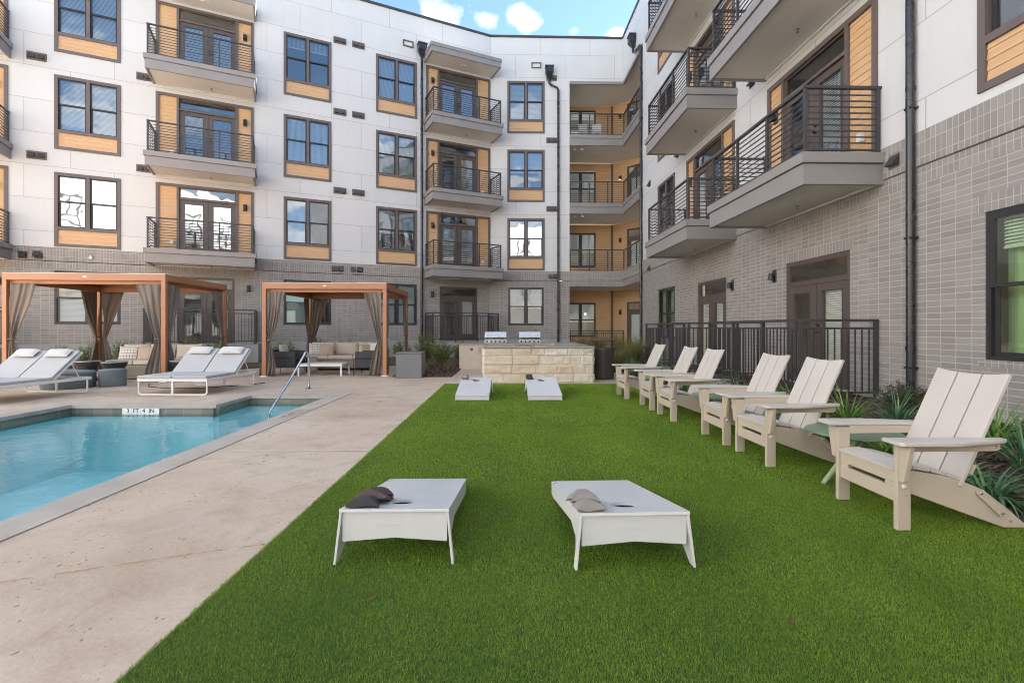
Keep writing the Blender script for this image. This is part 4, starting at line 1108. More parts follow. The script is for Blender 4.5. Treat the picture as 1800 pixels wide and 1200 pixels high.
def weave_mat():
    m, t, p, out = custom('pale_wicker')
    o = t.n('ShaderNodeTexCoord').outputs['Object']; sp = t.n('ShaderNodeSeparateXYZ', {0: o})
    v = t.n('ShaderNodeCombineXYZ', {0: t.math('ADD', sp.outputs[0], sp.outputs[1]), 1: sp.outputs[2], 2: 0.0}).outputs[0]
    ck = t.n('ShaderNodeTexBrick', {'Vector': v, 'Color1': (.44, .39, .31, 1), 'Color2': (.36, .31, .24, 1), 'Mortar': (.13, .11, .09, 1), 'Scale': 1.0, 'Mortar Size': .004, 'Brick Width': .045, 'Row Height': .022})
    t.l(ck.outputs[0], p.inputs['Base Color']); p.inputs['Roughness'].default_value = .7
    t.l(t.n('ShaderNodeBump', {'Strength': .8, 'Distance': .006, 'Height': ck.outputs['Fac']}).outputs[0], p.inputs['Normal']); return m
M_WICK = weave_mat()
def plaid_mat():
    m, t, p, out = custom('white_plaid_cushion')
    o = t.n('ShaderNodeTexCoord').outputs['Object']; sp = t.n('ShaderNodeSeparateXYZ', {0: o})
    v = t.n('ShaderNodeCombineXYZ', {0: sp.outputs[0], 1: sp.outputs[1], 2: 0.0}).outputs[0]
    ck = t.n('ShaderNodeTexBrick', {'Vector': v, 'Color1': (.66, .63, .57, 1), 'Color2': (.66, .63, .57, 1), 'Mortar': (.16, .13, .11, 1), 'Scale': 1.0, 'Mortar Size': .005, 'Mortar Smooth': .3, 'Brick Width': .075, 'Row Height': .075}, offset=0.0)
    t.l(ck.outputs[0], p.inputs['Base Color']); p.inputs['Roughness'].default_value = .85; return m
M_PLAID = plaid_mat()

# ------------------------------------------------------------------ adirondack chairs (local +x is the back of the chair, -x the front)
def make_chair():
    e = empty('adirondack_chair')
    hw = .30                                    # half distance between the outer leg faces
    for sgn in (-1, 1):
        yo, yi = sgn * hw, sgn * (hw - .036)
        b = MB(); b.box(-.042, .045, yo, yi, 0, .553); b.build('leg', M_SAND, e, bevel=.004)
        s = MB(); y0, y1 = sgn * (hw - .038), sgn * (hw - .072)
        s.prism([(-.02, .355), (.10, .372), (.28, .345), (.43, .300), (.56, .245), (.70, .135), (.86, .0), (.69, .0), (.05, .232), (-.02, .235)], min(y0, y1), max(y0, y1), 'y')
        s.build('side_rail', M_SAND, e, bevel=.005)
        a = MB()
        yo2, yi2 = sgn * (hw + .125), sgn * (hw - .045)
        pr = [(-.115, yi2), (-.115, yo2 - sgn * .02), (-.095, yo2), (.25, yo2), (.62, sgn * (hw + .035)), (.66, sgn * (hw + .01)), (.66, yi2 + sgn * .012)]
        if sgn < 0: pr = pr[::-1]
        a.prism(pr, .568, .592, 'z'); a.build('arm', M_SANDL, e, bevel=.005)
        u = MB(); u.prism([(.045, .505), (.045, .567), (.63, .567), (.63, .522), (.60, .510)], min(yo, yi) + .001, max(yo, yi) - .001, 'y'); u.build('arm_support', M_SAND, e, bevel=.003)
        g = MB(); ya, yb = sgn * (hw + .001), sgn * (hw + .098)
        pf = [(ya, .567), (yb, .567), (sgn * (hw + .090), .52), (sgn * (hw + .045), .330), (sgn * (hw + .036), .318), (ya, .318)]
        if sgn < 0: pf = pf[::-1]
        g.prism(pf, -.040, -.008, 'x'); g.build('arm_bracket', M_SAND, e, bevel=.004)
        k = MB()
        kn = Matrix.Translation((.0, yo, .285)) @ Matrix.Rotation(R(90) * -sgn, 4, 'X')
        kb = MB(); kb.lathe([(.019, -.001), (.019, .004), (.015, .012), (.007, .016), (.0, .0165)], 14, cap=False); kb.xf(kn); k.v += kb.v; k.f += kb.f; k.m += kb.m
        def disc(x, z, r, yy, h=.003):
            b0 = MB(); b0.lathe([(r, 0), (r, h), (r * .6, h * 1.5), (0, h * 1.6)], 10, cap=False); b0.xf(Matrix.Translation((x, yy, z)) @ Matrix.Rotation(R(90) * -sgn, 4, 'X'))
            return b0
        k.build('pivot_knob', M_SANDL, e, smooth=True, angle=40)
        k2 = MB(); st = sgn * (hw - .037)
        for x, z, r, yy in ((.012, .225, .007, yo), (.012, .12, .004, yo), (.012, .455, .004, yo), (.012, .53, .004, yo), (.52, .232, .009, sgn * (hw - .018)), (.66, .100, .009, sgn * (hw - .018)), (.73, .045, .008, st), (.60, .538, .008, yo)):
            d = disc(x, z, r, yy); n0 = len(k2.v); k2.v += d.v; k2.f += [tuple(i + n0 for i in f) for f in d.f]; k2.m += d.m
        k2.build('bolt', M_STEELB, e, smooth=True)
        h = MB(); pts = []
        for k3 in range(9):
            an = R(135 - 45 + 90) + math.pi * k3 / 8 ; pts.append((.52 + .022 * math.cos(R(43) + math.pi / 2 * 0 + math.pi * k3 / 8), .232 + .022 * math.sin(R(43) + math.pi * k3 / 8)))
        for k3 in range(9): pts.append((.66 + .022 * math.cos(R(43 + 180) + math.pi * k3 / 8), .100 + .022 * math.sin(R(43 + 180) + math.pi * k3 / 8)))
        y0, y1 = sorted((sgn * (hw - .037), sgn * (hw - .019)))
        h.prism(pts, y0, y1, 'y'); h.build('hinge_strap', M_SAND, e, bevel=.003)
    # front apron with its slot, cut as four strips
    b = MB(); x0, x1 = -.030, .0; w = hw - .038
    b.box(x0, x1, -w, w, .295, .372); b.box(x0, x1, -w, w, .175, .268); b.box(x0, x1, -w, -w + .085, .268, .295); b.box(x0, x1, w - .085, w, .268, .295)
    b.build('apron', M_SAND, e, bevel=.003)
    # seat slats, following the side rails
    s = MB(); path = [(-.045, .376), (.09, .392), (.21, .372), (.32, .343), (.43, .308)]
    for (xa, za), (xb, zb) in zip(path, path[1:]):
        d = Vector((xb - xa, 0, zb - za)); L = d.length; an = math.atan2(zb - za, xb - xa)
        M = Matrix.Translation((xa, 0, za)) @ Matrix.Rotation(-an, 4, 'Y'); s.box(.004, L - .004, -hw + .04, hw - .04, -.008, .016, M=M)
    s.build('seat', M_SANDL, e, bevel=.004)
    # back: three boards, slightly dished, with a shallow curve cut in the top edge
    for k in range(3):
        y0 = -.272 + k * .1825; y1 = y0 + .172
        M = Matrix.Translation((.385, 0, .278)) @ Matrix.Rotation(R(24.5), 4, 'Y'); b = MB(); L = .80; n = 5; lo, hi = [], []
        pr = [(y0, 0), (y1, 0)] + [(y1 + (y0 - y1) * q / n, L - .020 * math.cos((y1 + (y0 - y1) * q / n) / .272 * math.pi / 2)) for q in range(n + 1)]
        off = 0.0
        b.prism([(p[0], p[1]) for p in pr], off, off + .024, 'x'); b.xf(M); b.build('back_board', M_SANDL, e, bevel=.004)
    b = MB(); M = Matrix.Translation((.385, 0, .278)) @ Matrix.Rotation(R(24.5), 4, 'Y')
    for z in (.10, .285): b.box(.036, .062, -.26, .26, z, z + .07, M=M)
    b.build('back_brace', M_SAND, e)
    b = MB()
    for y in (-.24, -.13, .0, .12, .22):
        b.box(-.0015, .0012, y - .0035, y + .0035, .315, .322, M=M)
    b.build('back_screw', M_STEELB, e)
    return e
chair0 = make_chair()
CH = [(2.53, 3.46, 'nearest sand coloured adirondack chair with its whole side showing'),
      (2.425, 4.90, 'second nearest adirondack chair, just beyond the front green table'),
      (2.385, 5.74, 'adirondack chair third from the camera, side by side with the second nearest one'),
      (2.255, 7.14, 'adirondack chair fourth from the camera, just beyond the middle green table'),
      (2.22, 8.04, 'adirondack chair second from the far end, before the far green table'),
      (2.10, 9.28, 'farthest adirondack chair, by the trash can')]
for i, (x, y, lab) in enumerate(CH):
    o = chair0 if i == 0 else copy_tree(chair0)
    o.location = (x, y, .012); o.rotation_euler = (0, 0, R((0.5, 2.5, 1.5, 2.0, .5, 2.0)[i])); tag(o, lab, 'chair', 'adirondack chairs along the turf edge')

def make_table():
    e = empty('side_table'); b = MB()
    b.lathe([(0, .404), (.345, .404), (.357, .409), (.360, .416), (.357, .422), (.348, .424), (0, .424)], 56, cap=False); b.build('tabletop', M_SAGE, e, smooth=True, angle=50)
    for k in range(3):
        a = R(196 + 120 * k); c = Vector((math.cos(a), math.sin(a), 0)); l = MB()
        l.tube([tuple(c * -.10 + Vector((0, 0, .404))), tuple(c * .12 + Vector((0, 0, .19))), tuple(c * .33 + Vector((0, 0, 0)))], [.030, .026, .019], 14); l.build('leg', M_SAGEL, e, smooth=True, angle=50)
    return e
tab0 = make_table()
for i, (x, y, lab) in enumerate([(2.93, 4.20, 'round sage green side table between the two nearest chairs'), (2.74, 6.45, 'round sage green side table between the third and fourth chairs'),
                                 (2.58, 8.66, 'round sage green side table between the two farthest chairs')]):
    o = tab0 if i == 0 else copy_tree(tab0); o.location = (x, y, .012); o.rotation_euler = (0, 0, R((0, 12, -8)[i])); tag(o, lab, 'table', 'sage green side tables')

# ------------------------------------------------------------------ cornhole boards (local: high end at y=0, low end at y=1.2, top slopes down)
def make_board():
    e = empty('cornhole_board'); w, L = .305, 1.21; z0, z1 = .302, .098
    al = math.atan2(z1 - z0, L); MT = Matrix.Translation((0, 0, z0)) @ Matrix.Rotation(al, 4, 'X')
    Ls = math.hypot(L, z0 - z1); hc, hr = .225, .076; b = MB()
    angs = sorted([2 * math.pi * k / 40 for k in range(40)] + [math.atan2(y - hc, x) % (2 * math.pi) for x in (-w, w) for y in (0, Ls)])
    def rim(a):
        c, s_ = math.cos(a), math.sin(a); t1 = (w if c > 0 else -w) / c if abs(c) > 1e-6 else 1e9; t2 = ((Ls - hc) if s_ > 0 else -hc) / s_ if abs(s_) > 1e-6 else 1e9
        t_ = min(t1, t2); return (t_ * c, hc + t_ * s_)
    th = .016
    for i in range(len(angs)):
        a, c = angs[i], angs[(i + 1) % len(angs)]
        ci, cj = (hr * math.cos(a), hc + hr * math.sin(a)), (hr * math.cos(c), hc + hr * math.sin(c)); ri, rj = rim(a), rim(c)
        b.face([(*ci, 0), (*ri, 0), (*rj, 0), (*cj, 0)]); b.face([(*ci, -th), (*cj, -th), (*rj, -th), (*ri, -th)])
        b.face([(*ri, 0), (*ri, -th), (*rj, -th), (*rj, 0)]); b.face([(*ci, 0), (*cj, 0), (*cj, -.017), (*ci, -.017)])
    b.xf(MT); b.build('deck', M_BOARD, e)
    # arched skirt under the high end
    zt = z0 - .018; pr = [(-w + .012, zt), (w - .012, zt)]; n = 14
    for k in range(n + 1):
        x = (w - .014) * (1 - 2 * k / n); pr.append((x, .115 + .022 * (1 - abs(x) / w)))
    s = MB(); s.prism(pr, .012, .030, 'y'); s.build('skirt', M_BOARDF, e, bevel=.003)
    s = MB(); s.box(-w + .012, w - .012, L - .030, L - .012, .012, z1 - .018); s.build('low_end_panel', M_BOARDF, e, bevel=.003)
    for sg in (-1, 1):
        pr = [(.000, z0 - .017), (L, z1 - .017), (L, .0), (L - .10, .0), (L - .16, .012), (.30, z0 - .155), (.16, z0 - .185), (.105, z0 - .23), (.070, .0), (.018, .0)]
        s = MB(); s.prism([(y, z) for y, z in pr], 0, .014, 'x'); sh = MB()
        s.v = [(sg * (w - .002) - (sg * .014 if sg > 0 else 0) + x * 1.0 + sg * .030 * max(0, (.12 - z) / .12) * (1 if y < .2 else 0), y - .035 * max(0, (.285 - z) / .285) * (1 if y < .2 else 0), z) for x, y, z in s.v]
        s.build('side_panel', M_BOARDF, e, bevel=.003)
    me = text_mesh('LEDGE', .036, .0012, Matrix.Translation((-.015, .0115, .205)) @ Matrix.Rotation(R(90), 4, 'X'), 1.05); me.materials.append(M_BOARDF); link('embossed_lettering', me, e)
    m = MB()
    for z in (.192, .205, .218): m.box(-.098, -.080, .0102, .013, z - .002, z + .002)
    m.build('embossed_mark', M_BOARDF, e)
    return e
bd0 = make_board()
BD = [(-.655, 2.72, R(.8), 'near cornhole board at left with charcoal bean bags on its corner', 0), (.672, 2.67, R(2.7), 'near cornhole board at right with grey beige bean bags on its corner', 0),
      (-.715, 9.98, R(180), 'far cornhole board at left with pale grey bags, before the stone counter', 0), (.585, 9.98, R(180.6), 'far cornhole board with a black bag, before the middle of the stone counter', 0)]
boards = []
for i, (x, y, rz, lab, _) in enumerate(BD):
    o = bd0 if i == 0 else copy_tree(bd0); o.location = (x, y, .012); o.rotation_euler = (0, 0, rz); tag(o, lab, 'cornhole board', 'cornhole boards on the turf'); boards.append(o)

def cushion_mesh(name, w, d, h, mats, seed=0, n=12, pinch=.12, wrinkle=.05, power=2.2):
    """soft cushion lying in xy, thickness along z"""
    rr = random.Random(seed); V, F = [], []
    off = Vector((rr.uniform(0, 50), rr.uniform(0, 50), 0))
    for side in (1, -1):
        for j in range(n + 1):
            for i in range(n + 1):
                u, v = 2 * i / n - 1, 2 * j / n - 1
                sx = 1 - pinch * (v * v) * (1 - .0) * .5 * abs(u); sy = 1 - pinch * (u * u) * .5 * abs(v)
                prof = max(0, (1 - abs(u) ** power)) ** .5 * max(0, (1 - abs(v) ** power)) ** .5
                wr = noise.noise(Vector((u * 1.7, v * 1.7, side)) + off) * wrinkle
                V.append((u * w / 2 * (1 - pinch * (1 - v * v) * u * u * .5 + 0 * sx), v * d / 2 * (1 - pinch * (1 - u * u) * v * v * .5 + 0 * sy), side * h / 2 * prof * (1 + wr * 4) + (0 if prof == 0 else wr * h * .4)))
    N = (n + 1) * (n + 1)
    for sidx in range(2):
        for j in range(n):
            for i in range(n):
                q = sidx * N + j * (n + 1) + i; f = (q, q + 1, q + n + 2, q + n + 1); F.append(f if sidx == 0 else f[::-1])
    me = bpy.data.meshes.new(name); me.from_pydata(V, [], F); me.materials.append(mats); me.polygons.foreach_set('use_smooth', [True] * len(F)); me.update(); return me
def bag_mesh(w, d, h, m, seed, n=18):
    rr = random.Random(seed); V, F = [], []; off = Vector((rr.uniform(0, 50), rr.uniform(0, 50), 0)); sl = rr.uniform(-.35, .35)
    for side in (1, -1):
        for j in range(n + 1):
            for i in range(n + 1):
                u, v = 2 * i / n - 1, 2 * j / n - 1; au, av = abs(u), abs(v)
                x = u * w / 2 * (1 - .13 * (1 - av ** 2.5)); y = v * d / 2 * (1 - .13 * (1 - au ** 2.5))
                k = max(0.0, 1 - max(au, av) ** 2) ** .62 * (1 - .28 * (au * av)); k *= 1 + sl * u
                P = Vector((u * 1.3, v * 1.3, 0)) + off; cr = noise.noise(P) * .22 + (abs(noise.noise(P * 2.7 + Vector((3, 1, 0)))) - .2) * .20 * min(1, 2.2 * (1 - max(au, av)) + .25)
                droop = -.010 * (max(au, av) ** 4) + .006 * math.sin(u * 4 + off.x) * av ** 3
                if side > 0: V.append((x, y, h * .62 * k * (1 + cr) + droop))
                else: V.append((x, y, -h * .38 * min(1.0, k * 1.5) + (droop if max(au, av) > .97 else 0)))
    N = (n + 1) ** 2
    for s_ in range(2):
        for j in range(n):
            for i in range(n): q = s_ * N + j * (n + 1) + i; f = (q, q + 1, q + n + 2, q + n + 1); F.append(f if s_ == 0 else f[::-1])
    me = bpy.data.meshes.new('bean_bag'); me.from_pydata(V, [], F); me.materials.append(m); me.polygons.foreach_set('use_smooth', [True] * len(F)); me.update(); return me
def bag(bi, lx, ly, lift, rz, m, seed, lab, group, h=.052, tilt=(0, 0), s=(.150, .145)):
    """bean bag lying on board bi at board coordinates lx, ly"""
    bo = boards[bi]; sl = (.302 - .098) / 1.21
    base = Matrix.Translation(bo.location) @ Matrix.Rotation(bo.rotation_euler.z, 4, 'Z') @ Matrix.Translation((lx, ly, .302 - sl * ly + h * .38 - .002 + lift)) @ Matrix.Rotation(-math.atan(sl) + tilt[0], 4, 'X') @ Matrix.Rotation(tilt[1], 4, 'Y') @ Matrix.Rotation(rz, 4, 'Z')
    o = link('bean_bag', bag_mesh(s[0], s[1], h, m, seed)); o.matrix_world = base; o.location, o.rotation_euler = base.to_translation(), base.to_euler()
    return tag(o, lab, 'bean bag', group)
gA, gB = 'bean bags on the near boards', 'bean bags on the far boards'
bag(0, -.190, .080, 0, .12, M_DBAG, 1, 'charcoal bean bag lying flat at the front corner of the near left board', gA, .062, s=(.195, .150))
bag(0, -.155, .190, .012, -.08, M_BBAG, 2, 'rumpled brown bean bag in the middle of the dark bags', gA, .064, (-.20, .05), (.200, .150))
bag(0, -.150, .285, .016, .2, M_DBAG, 3, 'dark bean bag at the back of the dark bags, partly hidden', gA, .064, (-.22, .05), (.175, .150))
bag(1, -.235, .080, .0, .05, M_GBAG, 4, 'grey beige bean bag in front of the other two pale bags', gA, .062, s=(.175, .145))
bag(1, -.240, .180, .014, -.06, M_GBAG, 5, 'grey beige bean bag in the middle of the pale bags', gA, .066, (-.22, .03), (.170, .140))
bag(1, -.245, .275, .020, .1, M_GBAG, 6, 'grey beige bean bag at the back of the pale bags', gA, .066, (-.24, -.03), (.165, .140))
bag(2, .22, .115, .0, .1, M_GBAG, 7, 'pale grey bean bag leaning at the top corner of the far left board', gB, .062, (0, 0), (.155, .15)); bag(2, .235, .165, .040, -.1, M_GBAG, 8, 'pale grey bean bag lying on another one on the far left board', gB, .055, (0, .1), (.15, .14))
bag(3, .23, .12, .0, .05, M_DBAG, 9, 'black bean bag at the top corner of the far right board', gB, .062, (0, 0), (.15, .16)); bag(3, .24, .11, .046, -.05, M_DBAG, 10, 'black bean bag stacked on the one below it', gB, .05, (0, 0), (.14, .13))

# ------------------------------------------------------------------ double loungers (local: foot at y=0, head +y)
def rounded_loop(b, w, zt, z0, r, y, rad):
    pts = [(-w, y, zt)]
    for k in range(6): a = math.pi + (math.pi / 2) * k / 5; pts.append((-w + r + r * math.cos(a), y, z0 + r + r * math.sin(a)))
    for k in range(6): a = -math.pi / 2 + (math.pi / 2) * k / 5; pts.append((w - r + r * math.cos(a), y, z0 + r + r * math.sin(a)))
    pts.append((w, y, zt)); b.tube(pts, rad, 8)
def make_lounger():
    e = empty('double_lounger'); w, L = .70, 1.72
    b = MB(); b.box(-w, w, 0, .05, .275, .33); b.box(-w, w, L - .05, L, .275, .33); b.box(-w, -w + .035, .05, L - .05, .275, .33); b.box(w - .035, w, .05, L - .05, .275, .33); b.box(-.02, .02, .05, L - .05, .275, .315); b.build('frame', M_ALU, e, bevel=.006)
    for y in (.025, L - .08):
        l = MB(); rounded_loop(l, w - .018, .275, .016, .06, y, .016); l.box(-.018, .018, y - .015, y + .015, .03, .275); l.build('leg_loop', M_ALU, e, smooth=True, angle=40)
    an = R(41); hy, hz = .95, .345
    for sg in (-1, 1):
        x0, x1 = sorted((sg * .012, sg * (w - .012)))
        s = MB(); s.box(x0, x1, -.015, hy - .005, .332, .385); s.build('seat_cushion', M_SLING, e, bevel=.012, seg=3)
        M = Matrix.Translation((0, hy, hz)) @ Matrix.Rotation(an, 4, 'X'); s = MB(); s.box(x0, x1, .0, .74, .0, .050, M=M); s.build('back_cushion', M_SLING, e, bevel=.012, seg=3)
        f = MB(); xs = sg * (w - .004)
        f.box(min(xs, xs - sg * .028), max(xs, xs - sg * .028), .0, .755, -.035, -.002, M=M); f.box(min(sg * .008, sg * .036), max(sg * .008, sg * .036), .0, .755, -.035, -.002, M=M); f.box(x0, x1, .725, .755, -.034, -.003, M=M)
        p1 = M @ Vector((0, .48, -.03)); f.tube([(sg * (w - .05), p1.y, p1.z), (sg * (w - .05), 1.52, .30)], .010, 6); f.build('back_frame', M_ALU, e)
        c = link('head_pillow', cushion_mesh('head_pillow', .50, .20, .10, M_PIL, 20 + sg, 12, .05, .03, 3.5), e)
        Mp = M @ Matrix.Translation(((x0 + x1) / 2, .62, .095)) ; c.location = Mp.to_translation(); c.rotation_euler = (an, 0, R(2) * sg)
    return e
lo0 = make_lounger()
lo0.location = (-6.62, 9.52, .0); lo0.rotation_euler = (0, 0, R(-2)); tag(lo0, 'grey double lounger at the pool edge behind the 3 FT 4 IN marker', 'lounger', 'double loungers by the pool')
l2 = copy_tree(lo0); l2.location = (-9.42, 8.33, 0); l2.rotation_euler = (0, 0, R(-5)); tag(l2, 'grey double lounger cut off by the left edge of the picture', 'lounger', 'double loungers by the pool')

# ------------------------------------------------------------------ pergolas
def make_pergola(name, W_, D_, H, lab, loc, rz):
    """local origin at the front left post, x to the front right post, y to the back"""
    e = empty(name, loc, rz, lab, 'pergola', 'copper orange pergolas'); t = .10
    for x in (0, W_):
        for y in (0, D_):
            b = MB(); b.box(x - t / 2, x + t / 2, y - t / 2, y + t / 2, .03, H - .16); o = b.build('post', M_CORTEN, e, bevel=.004)
            p = MB(); p.box(x - .085, x + .085, y - .085, y + .085, .0, .03); p.build('base_plate', M_ALU, o)
    h0, h1 = H - .16, H
    for nm, bx in (('beam', (-t / 2, W_ + t / 2, -t / 2, t / 2)), ('beam', (-t / 2, W_ + t / 2, D_ - t / 2, D_ + t / 2)), ('beam', (-t / 2, t / 2, t / 2, D_ - t / 2)), ('beam', (W_ - t / 2, W_ + t / 2, t / 2, D_ - t / 2))):
        b = MB(); b.box(*bx, h0, h1); b.build(nm, M_CORTEN, e, bevel=.004)
    b = MB(); i = .055; b.box(i, W_ - i, t / 2, t / 2 + .05, h0 - .085, h0 + .05); b.box(i, W_ - i, D_ - t / 2 - .05, D_ - t / 2, h0 - .085, h0 + .05)
    b.box(i, i + .05, t / 2 + .05, D_ - t / 2 - .05, h0 - .085, h0 + .05); b.box(W_ - i - .05, W_ - i, t / 2 + .05, D_ - t / 2 - .05, h0 - .085, h0 + .05)
    b.build('curtain_track', M_CORTEN, e)
    b = MB(); b.box(t / 2, W_ - t / 2, t / 2, D_ - t / 2, H - .05, H - .03); b.build('canopy_panel', M_CORTEN, e)
    b = MB(); b.box(-t / 2, W_ + t / 2, -t / 2 - .0, t / 2, H + .002, H + .012); b.build('cap_strip', M_ALU, e)
    b = MB(); b.prism([(-.05, .0), (-.03, .016), (.03, .016), (.05, .0), (.03, -.016), (-.03, -.016)], -.004, 0, 'y'); o = b.build('maker_badge', M_WHITEPL, e); o.location = (W_ * .5, -t / 2, H - .075)
    return e
def curtain(pg, x, y, ax, sgn, lab, seed, H, wtop=.58, tie=1.02, lean=0.0):
    """tied-back curtain hung beside the post at local x,y of pergola pg, along axis ax in direction sgn"""
    rr = random.Random(seed); nu, nz = 64, 34; V, F = [], []; n_f = rr.choice((3, 4)); ph = rr.uniform(0, 6)
    zt = H - .27
    for j in range(nz + 1):
        z = zt * (1 - j / nz) + .03
        if z > tie: k = (z - tie) / (zt + .03 - tie); w = .10 + (wtop - .10) * (k ** .85); amp = .020 + .014 * (1 - k); c0 = .13 + (wtop / 2 - .02 - .0) * (k ** .9)
        else: k = (tie - z) / tie; w = .10 + .30 * min(1, k * 1.5) ** .8; amp = .022 + .022 * min(1, k * 1.8); c0 = .13 + (.10 + lean) * k
        pinch = math.exp(-((z - tie) / .05) ** 2); amp *= (1 - .55 * pinch)
        for i in range(nu + 1):
            u = i / nu - .5
            s = u * w + c0 + .012 * math.sin(5 * z + ph + 3 * u); fq = noise.noise(Vector((u * 2.2, z * .35, seed * 3.1))); tt = amp * (.55 + 1.2 * abs(noise.noise(Vector((u * 4, z * .5, seed + 9.))))) * math.sin(2 * math.pi * n_f * (u + .16 * fq) + ph) + .02 * math.sin(2.2 * z + ph + 5 * u) * (1 - pinch)
            tt += .02 * noise.noise(Vector((u * 6, z * 1.6, seed)))
            p = (x + sgn * s, y + tt, z) if ax == 'x' else (x + tt, y + sgn * s, z)
            V.append(p)
    for j in range(nz):
        for i in range(nu): q = j * (nu + 1) + i; F.append((q, q + 1, q + nu + 2, q + nu + 1))
    Mx = Matrix.Translation(pg.location) @ Matrix.Rotation(pg.rotation_euler.z, 4, 'Z')
    me = bpy.data.meshes.new('curtain'); me.from_pydata([tuple(Vector(v) - Vector((x, y, 0))) for v in V], [], F); me.materials.append(M_CURT); me.polygons.foreach_set('use_smooth', [True] * len(F)); me.update()
    o = link('curtain', me); o.location = Mx @ Vector((x, y, 0)); o.rotation_euler = (0, 0, pg.rotation_euler.z)
    md = o.modifiers.new('thick', 'SOLIDIFY'); md.thickness = .006
    tag(o, lab, 'curtain', 'tied curtains of the pergolas')
    tb = MB(); cx, cy = (sgn * .13, 0) if ax == 'x' else (0, sgn * .13); ring = []
    for k in range(17):
        a = 2 * math.pi * k / 16; rx, ry = (.078, .062) if ax == 'x' else (.062, .078); ring.append((cx + rx * math.cos(a), cy + ry * math.sin(a), tie + .03 + .012 * math.cos(a)))
    tb.tube(ring, .014, 6, cap=False); tb.build('tie_band', M_CURT, o, smooth=True)
    return o
H1, H2 = 2.62, 2.53
pg1 = make_pergola('pergola', 3.56, 2.95, H1, 'large copper orange pergola with six curtains behind the left lounger', (-12.02, 11.62, 0), R(5.0))
pg2 = make_pergola('pergola', 3.22, 3.25, H2, 'smaller copper orange pergola with the cream sofa and black armchairs under it', (-6.68, 13.22, 0), R(2.2))
LF = 'curtain at the %s of the left pergola'
curtain(pg1, 0, 0, 'x', 1, 'taupe curtain on the front left post of the large pergola', 1, H1)
curtain(pg1, 3.56, 0, 'x', -1, 'taupe curtain left of the front right post of the large pergola', 2, H1, .56, 1.02, .06)
curtain(pg1, 3.56, 0, 'y', 1, 'taupe curtain right of the front right post of the large pergola', 3, H1)
curtain(pg1, 0, 2.95, 'x', 1, 'taupe curtain right of the back left post of the large pergola', 4, H1)
curtain(pg1, 0, 2.95, 'y', -1, 'taupe curtain left of the back left post of the large pergola', 5, H1)
curtain(pg1, 3.56, 2.95, 'y', -1, 'taupe curtain on the back right post of the large pergola, above the right lounger', 6, H1)
curtain(pg2, 0, 0, 'x', 1, 'taupe curtain on the front left post of the smaller pergola, behind the lounger head', 7, H2, .44, .95, -.16)
curtain(pg2, 3.22, 0, 'x', -1, 'taupe curtain left of the front right post of the smaller pergola', 8, H2, .46, .95)
curtain(pg2, 3.22, 0, 'y', 1, 'taupe curtain hidden mostly behind the front right post of the smaller pergola', 9, H2, .4)
curtain(pg2, 0, 3.25, 'x', 1, 'taupe curtain right of the back left post of the smaller pergola', 10, H2, .5)
curtain(pg2, 0, 3.25, 'y', -1, 'taupe curtain left of the back left post of the smaller pergola', 11, H2, .4)
curtain(pg2, 3.22, 3.25, 'y', -1, 'taupe curtain on the back right post of the smaller pergola', 12, H2, .62)

# ------------------------------------------------------------------ seating under the pergolas
def place_cushion(e_name, loc, size, m, seed, tilt, rz, lab, group):
    o = link(e_name, cushion_mesh(e_name, *size, m, seed, 12, .14, .05, 2.4)); o.location = loc
    M = Matrix.Rotation(rz, 4, 'Z') @ Matrix.Rotation(R(90) - tilt, 4, 'X'); o.rotation_euler = M.to_euler(); return tag(o, lab, 'cushion', group)
def sofa(loc, rz, W_, lab, curved):
    e = empty('wicker_sofa', loc, rz, lab, 'sofa', None); b = MB(); h = W_ / 2
    if curved: b.prism([(-h + .10, .02), (-h + .02, .12), (-h, .25), (-h + .03, .36), (h - .03, .36), (h, .25), (h - .02, .12), (h - .10, .02)], 0, .85, 'y')
    else: b.box(-h, h, 0, .85, .06, .33)
    b.build('base', M_WICK, e, bevel=.02)
    b = MB(); b.box(-h + .02, h - .02, .75, .85, .37, .56); b.build('backrest', M_WICK, e, bevel=.03)
    zs = .345 if not curved else .37
    n = 3
    for k in range(n):
        w = (W_ - .10) / n; s = MB(); x0 = -h + .05 + k * w; s.box(x0 + .004, x0 + w - .004, -.01, .70, zs, zs + .12); s.build('seat_cushion', M_CUSH, e, bevel=.03, seg=3)
        c = link('back_cushion', cushion_mesh('back_cushion', w * .98, .42, .2, M_CUSH, 40 + k, 12, .08, .04, 3.0), e); c.location = (x0 + w / 2, .64, zs + .12 + .185); c.rotation_euler = (R(80), 0, 0)
    if not curved:
        l = MB()
        for x in (-h + .08, h - .08):
            for y in (.06, .78): l.box(x - .03, x + .03, y - .03, y + .03, 0, .06)
        l.build('foot', M_CHAR, e)
    return e
sf1 = sofa((-9.38, 12.55, 0), R(3), 2.15, 'curved cream wicker sofa under the large pergola, behind the small grey pouf', True)
sf2 = sofa((-5.32, 15.15, 0), R(1), 2.35, 'long cream wicker sofa under the smaller pergola, behind the white coffee table', False)
cg = 'loose cushions on the sofas'
place_cushion('cushion', (-10.10, 12.90, .64), (.52, .40, .16), M_PLAID, 1, R(14), R(4), 'white plaid cushion at the left end of the curved sofa', cg)
place_cushion('cushion', (-9.62, 12.88, .64), (.48, .40, .16), M_BEIGE, 2, R(14), R(-2), 'beige cushion beside the plaid one on the curved sofa', cg)
place_cushion('cushion', (-8.42, 13.0, .64), (.42, .38, .16), M_WHC, 3, R(14), R(-12), 'white cushion at the right end of the curved sofa, by the orange post', cg)
place_cushion('cushion', (-6.22, 15.50, .63), (.44, .42, .16), M_PLAID, 4, R(12), R(3), 'white plaid cushion at the left end of the long sofa', cg)
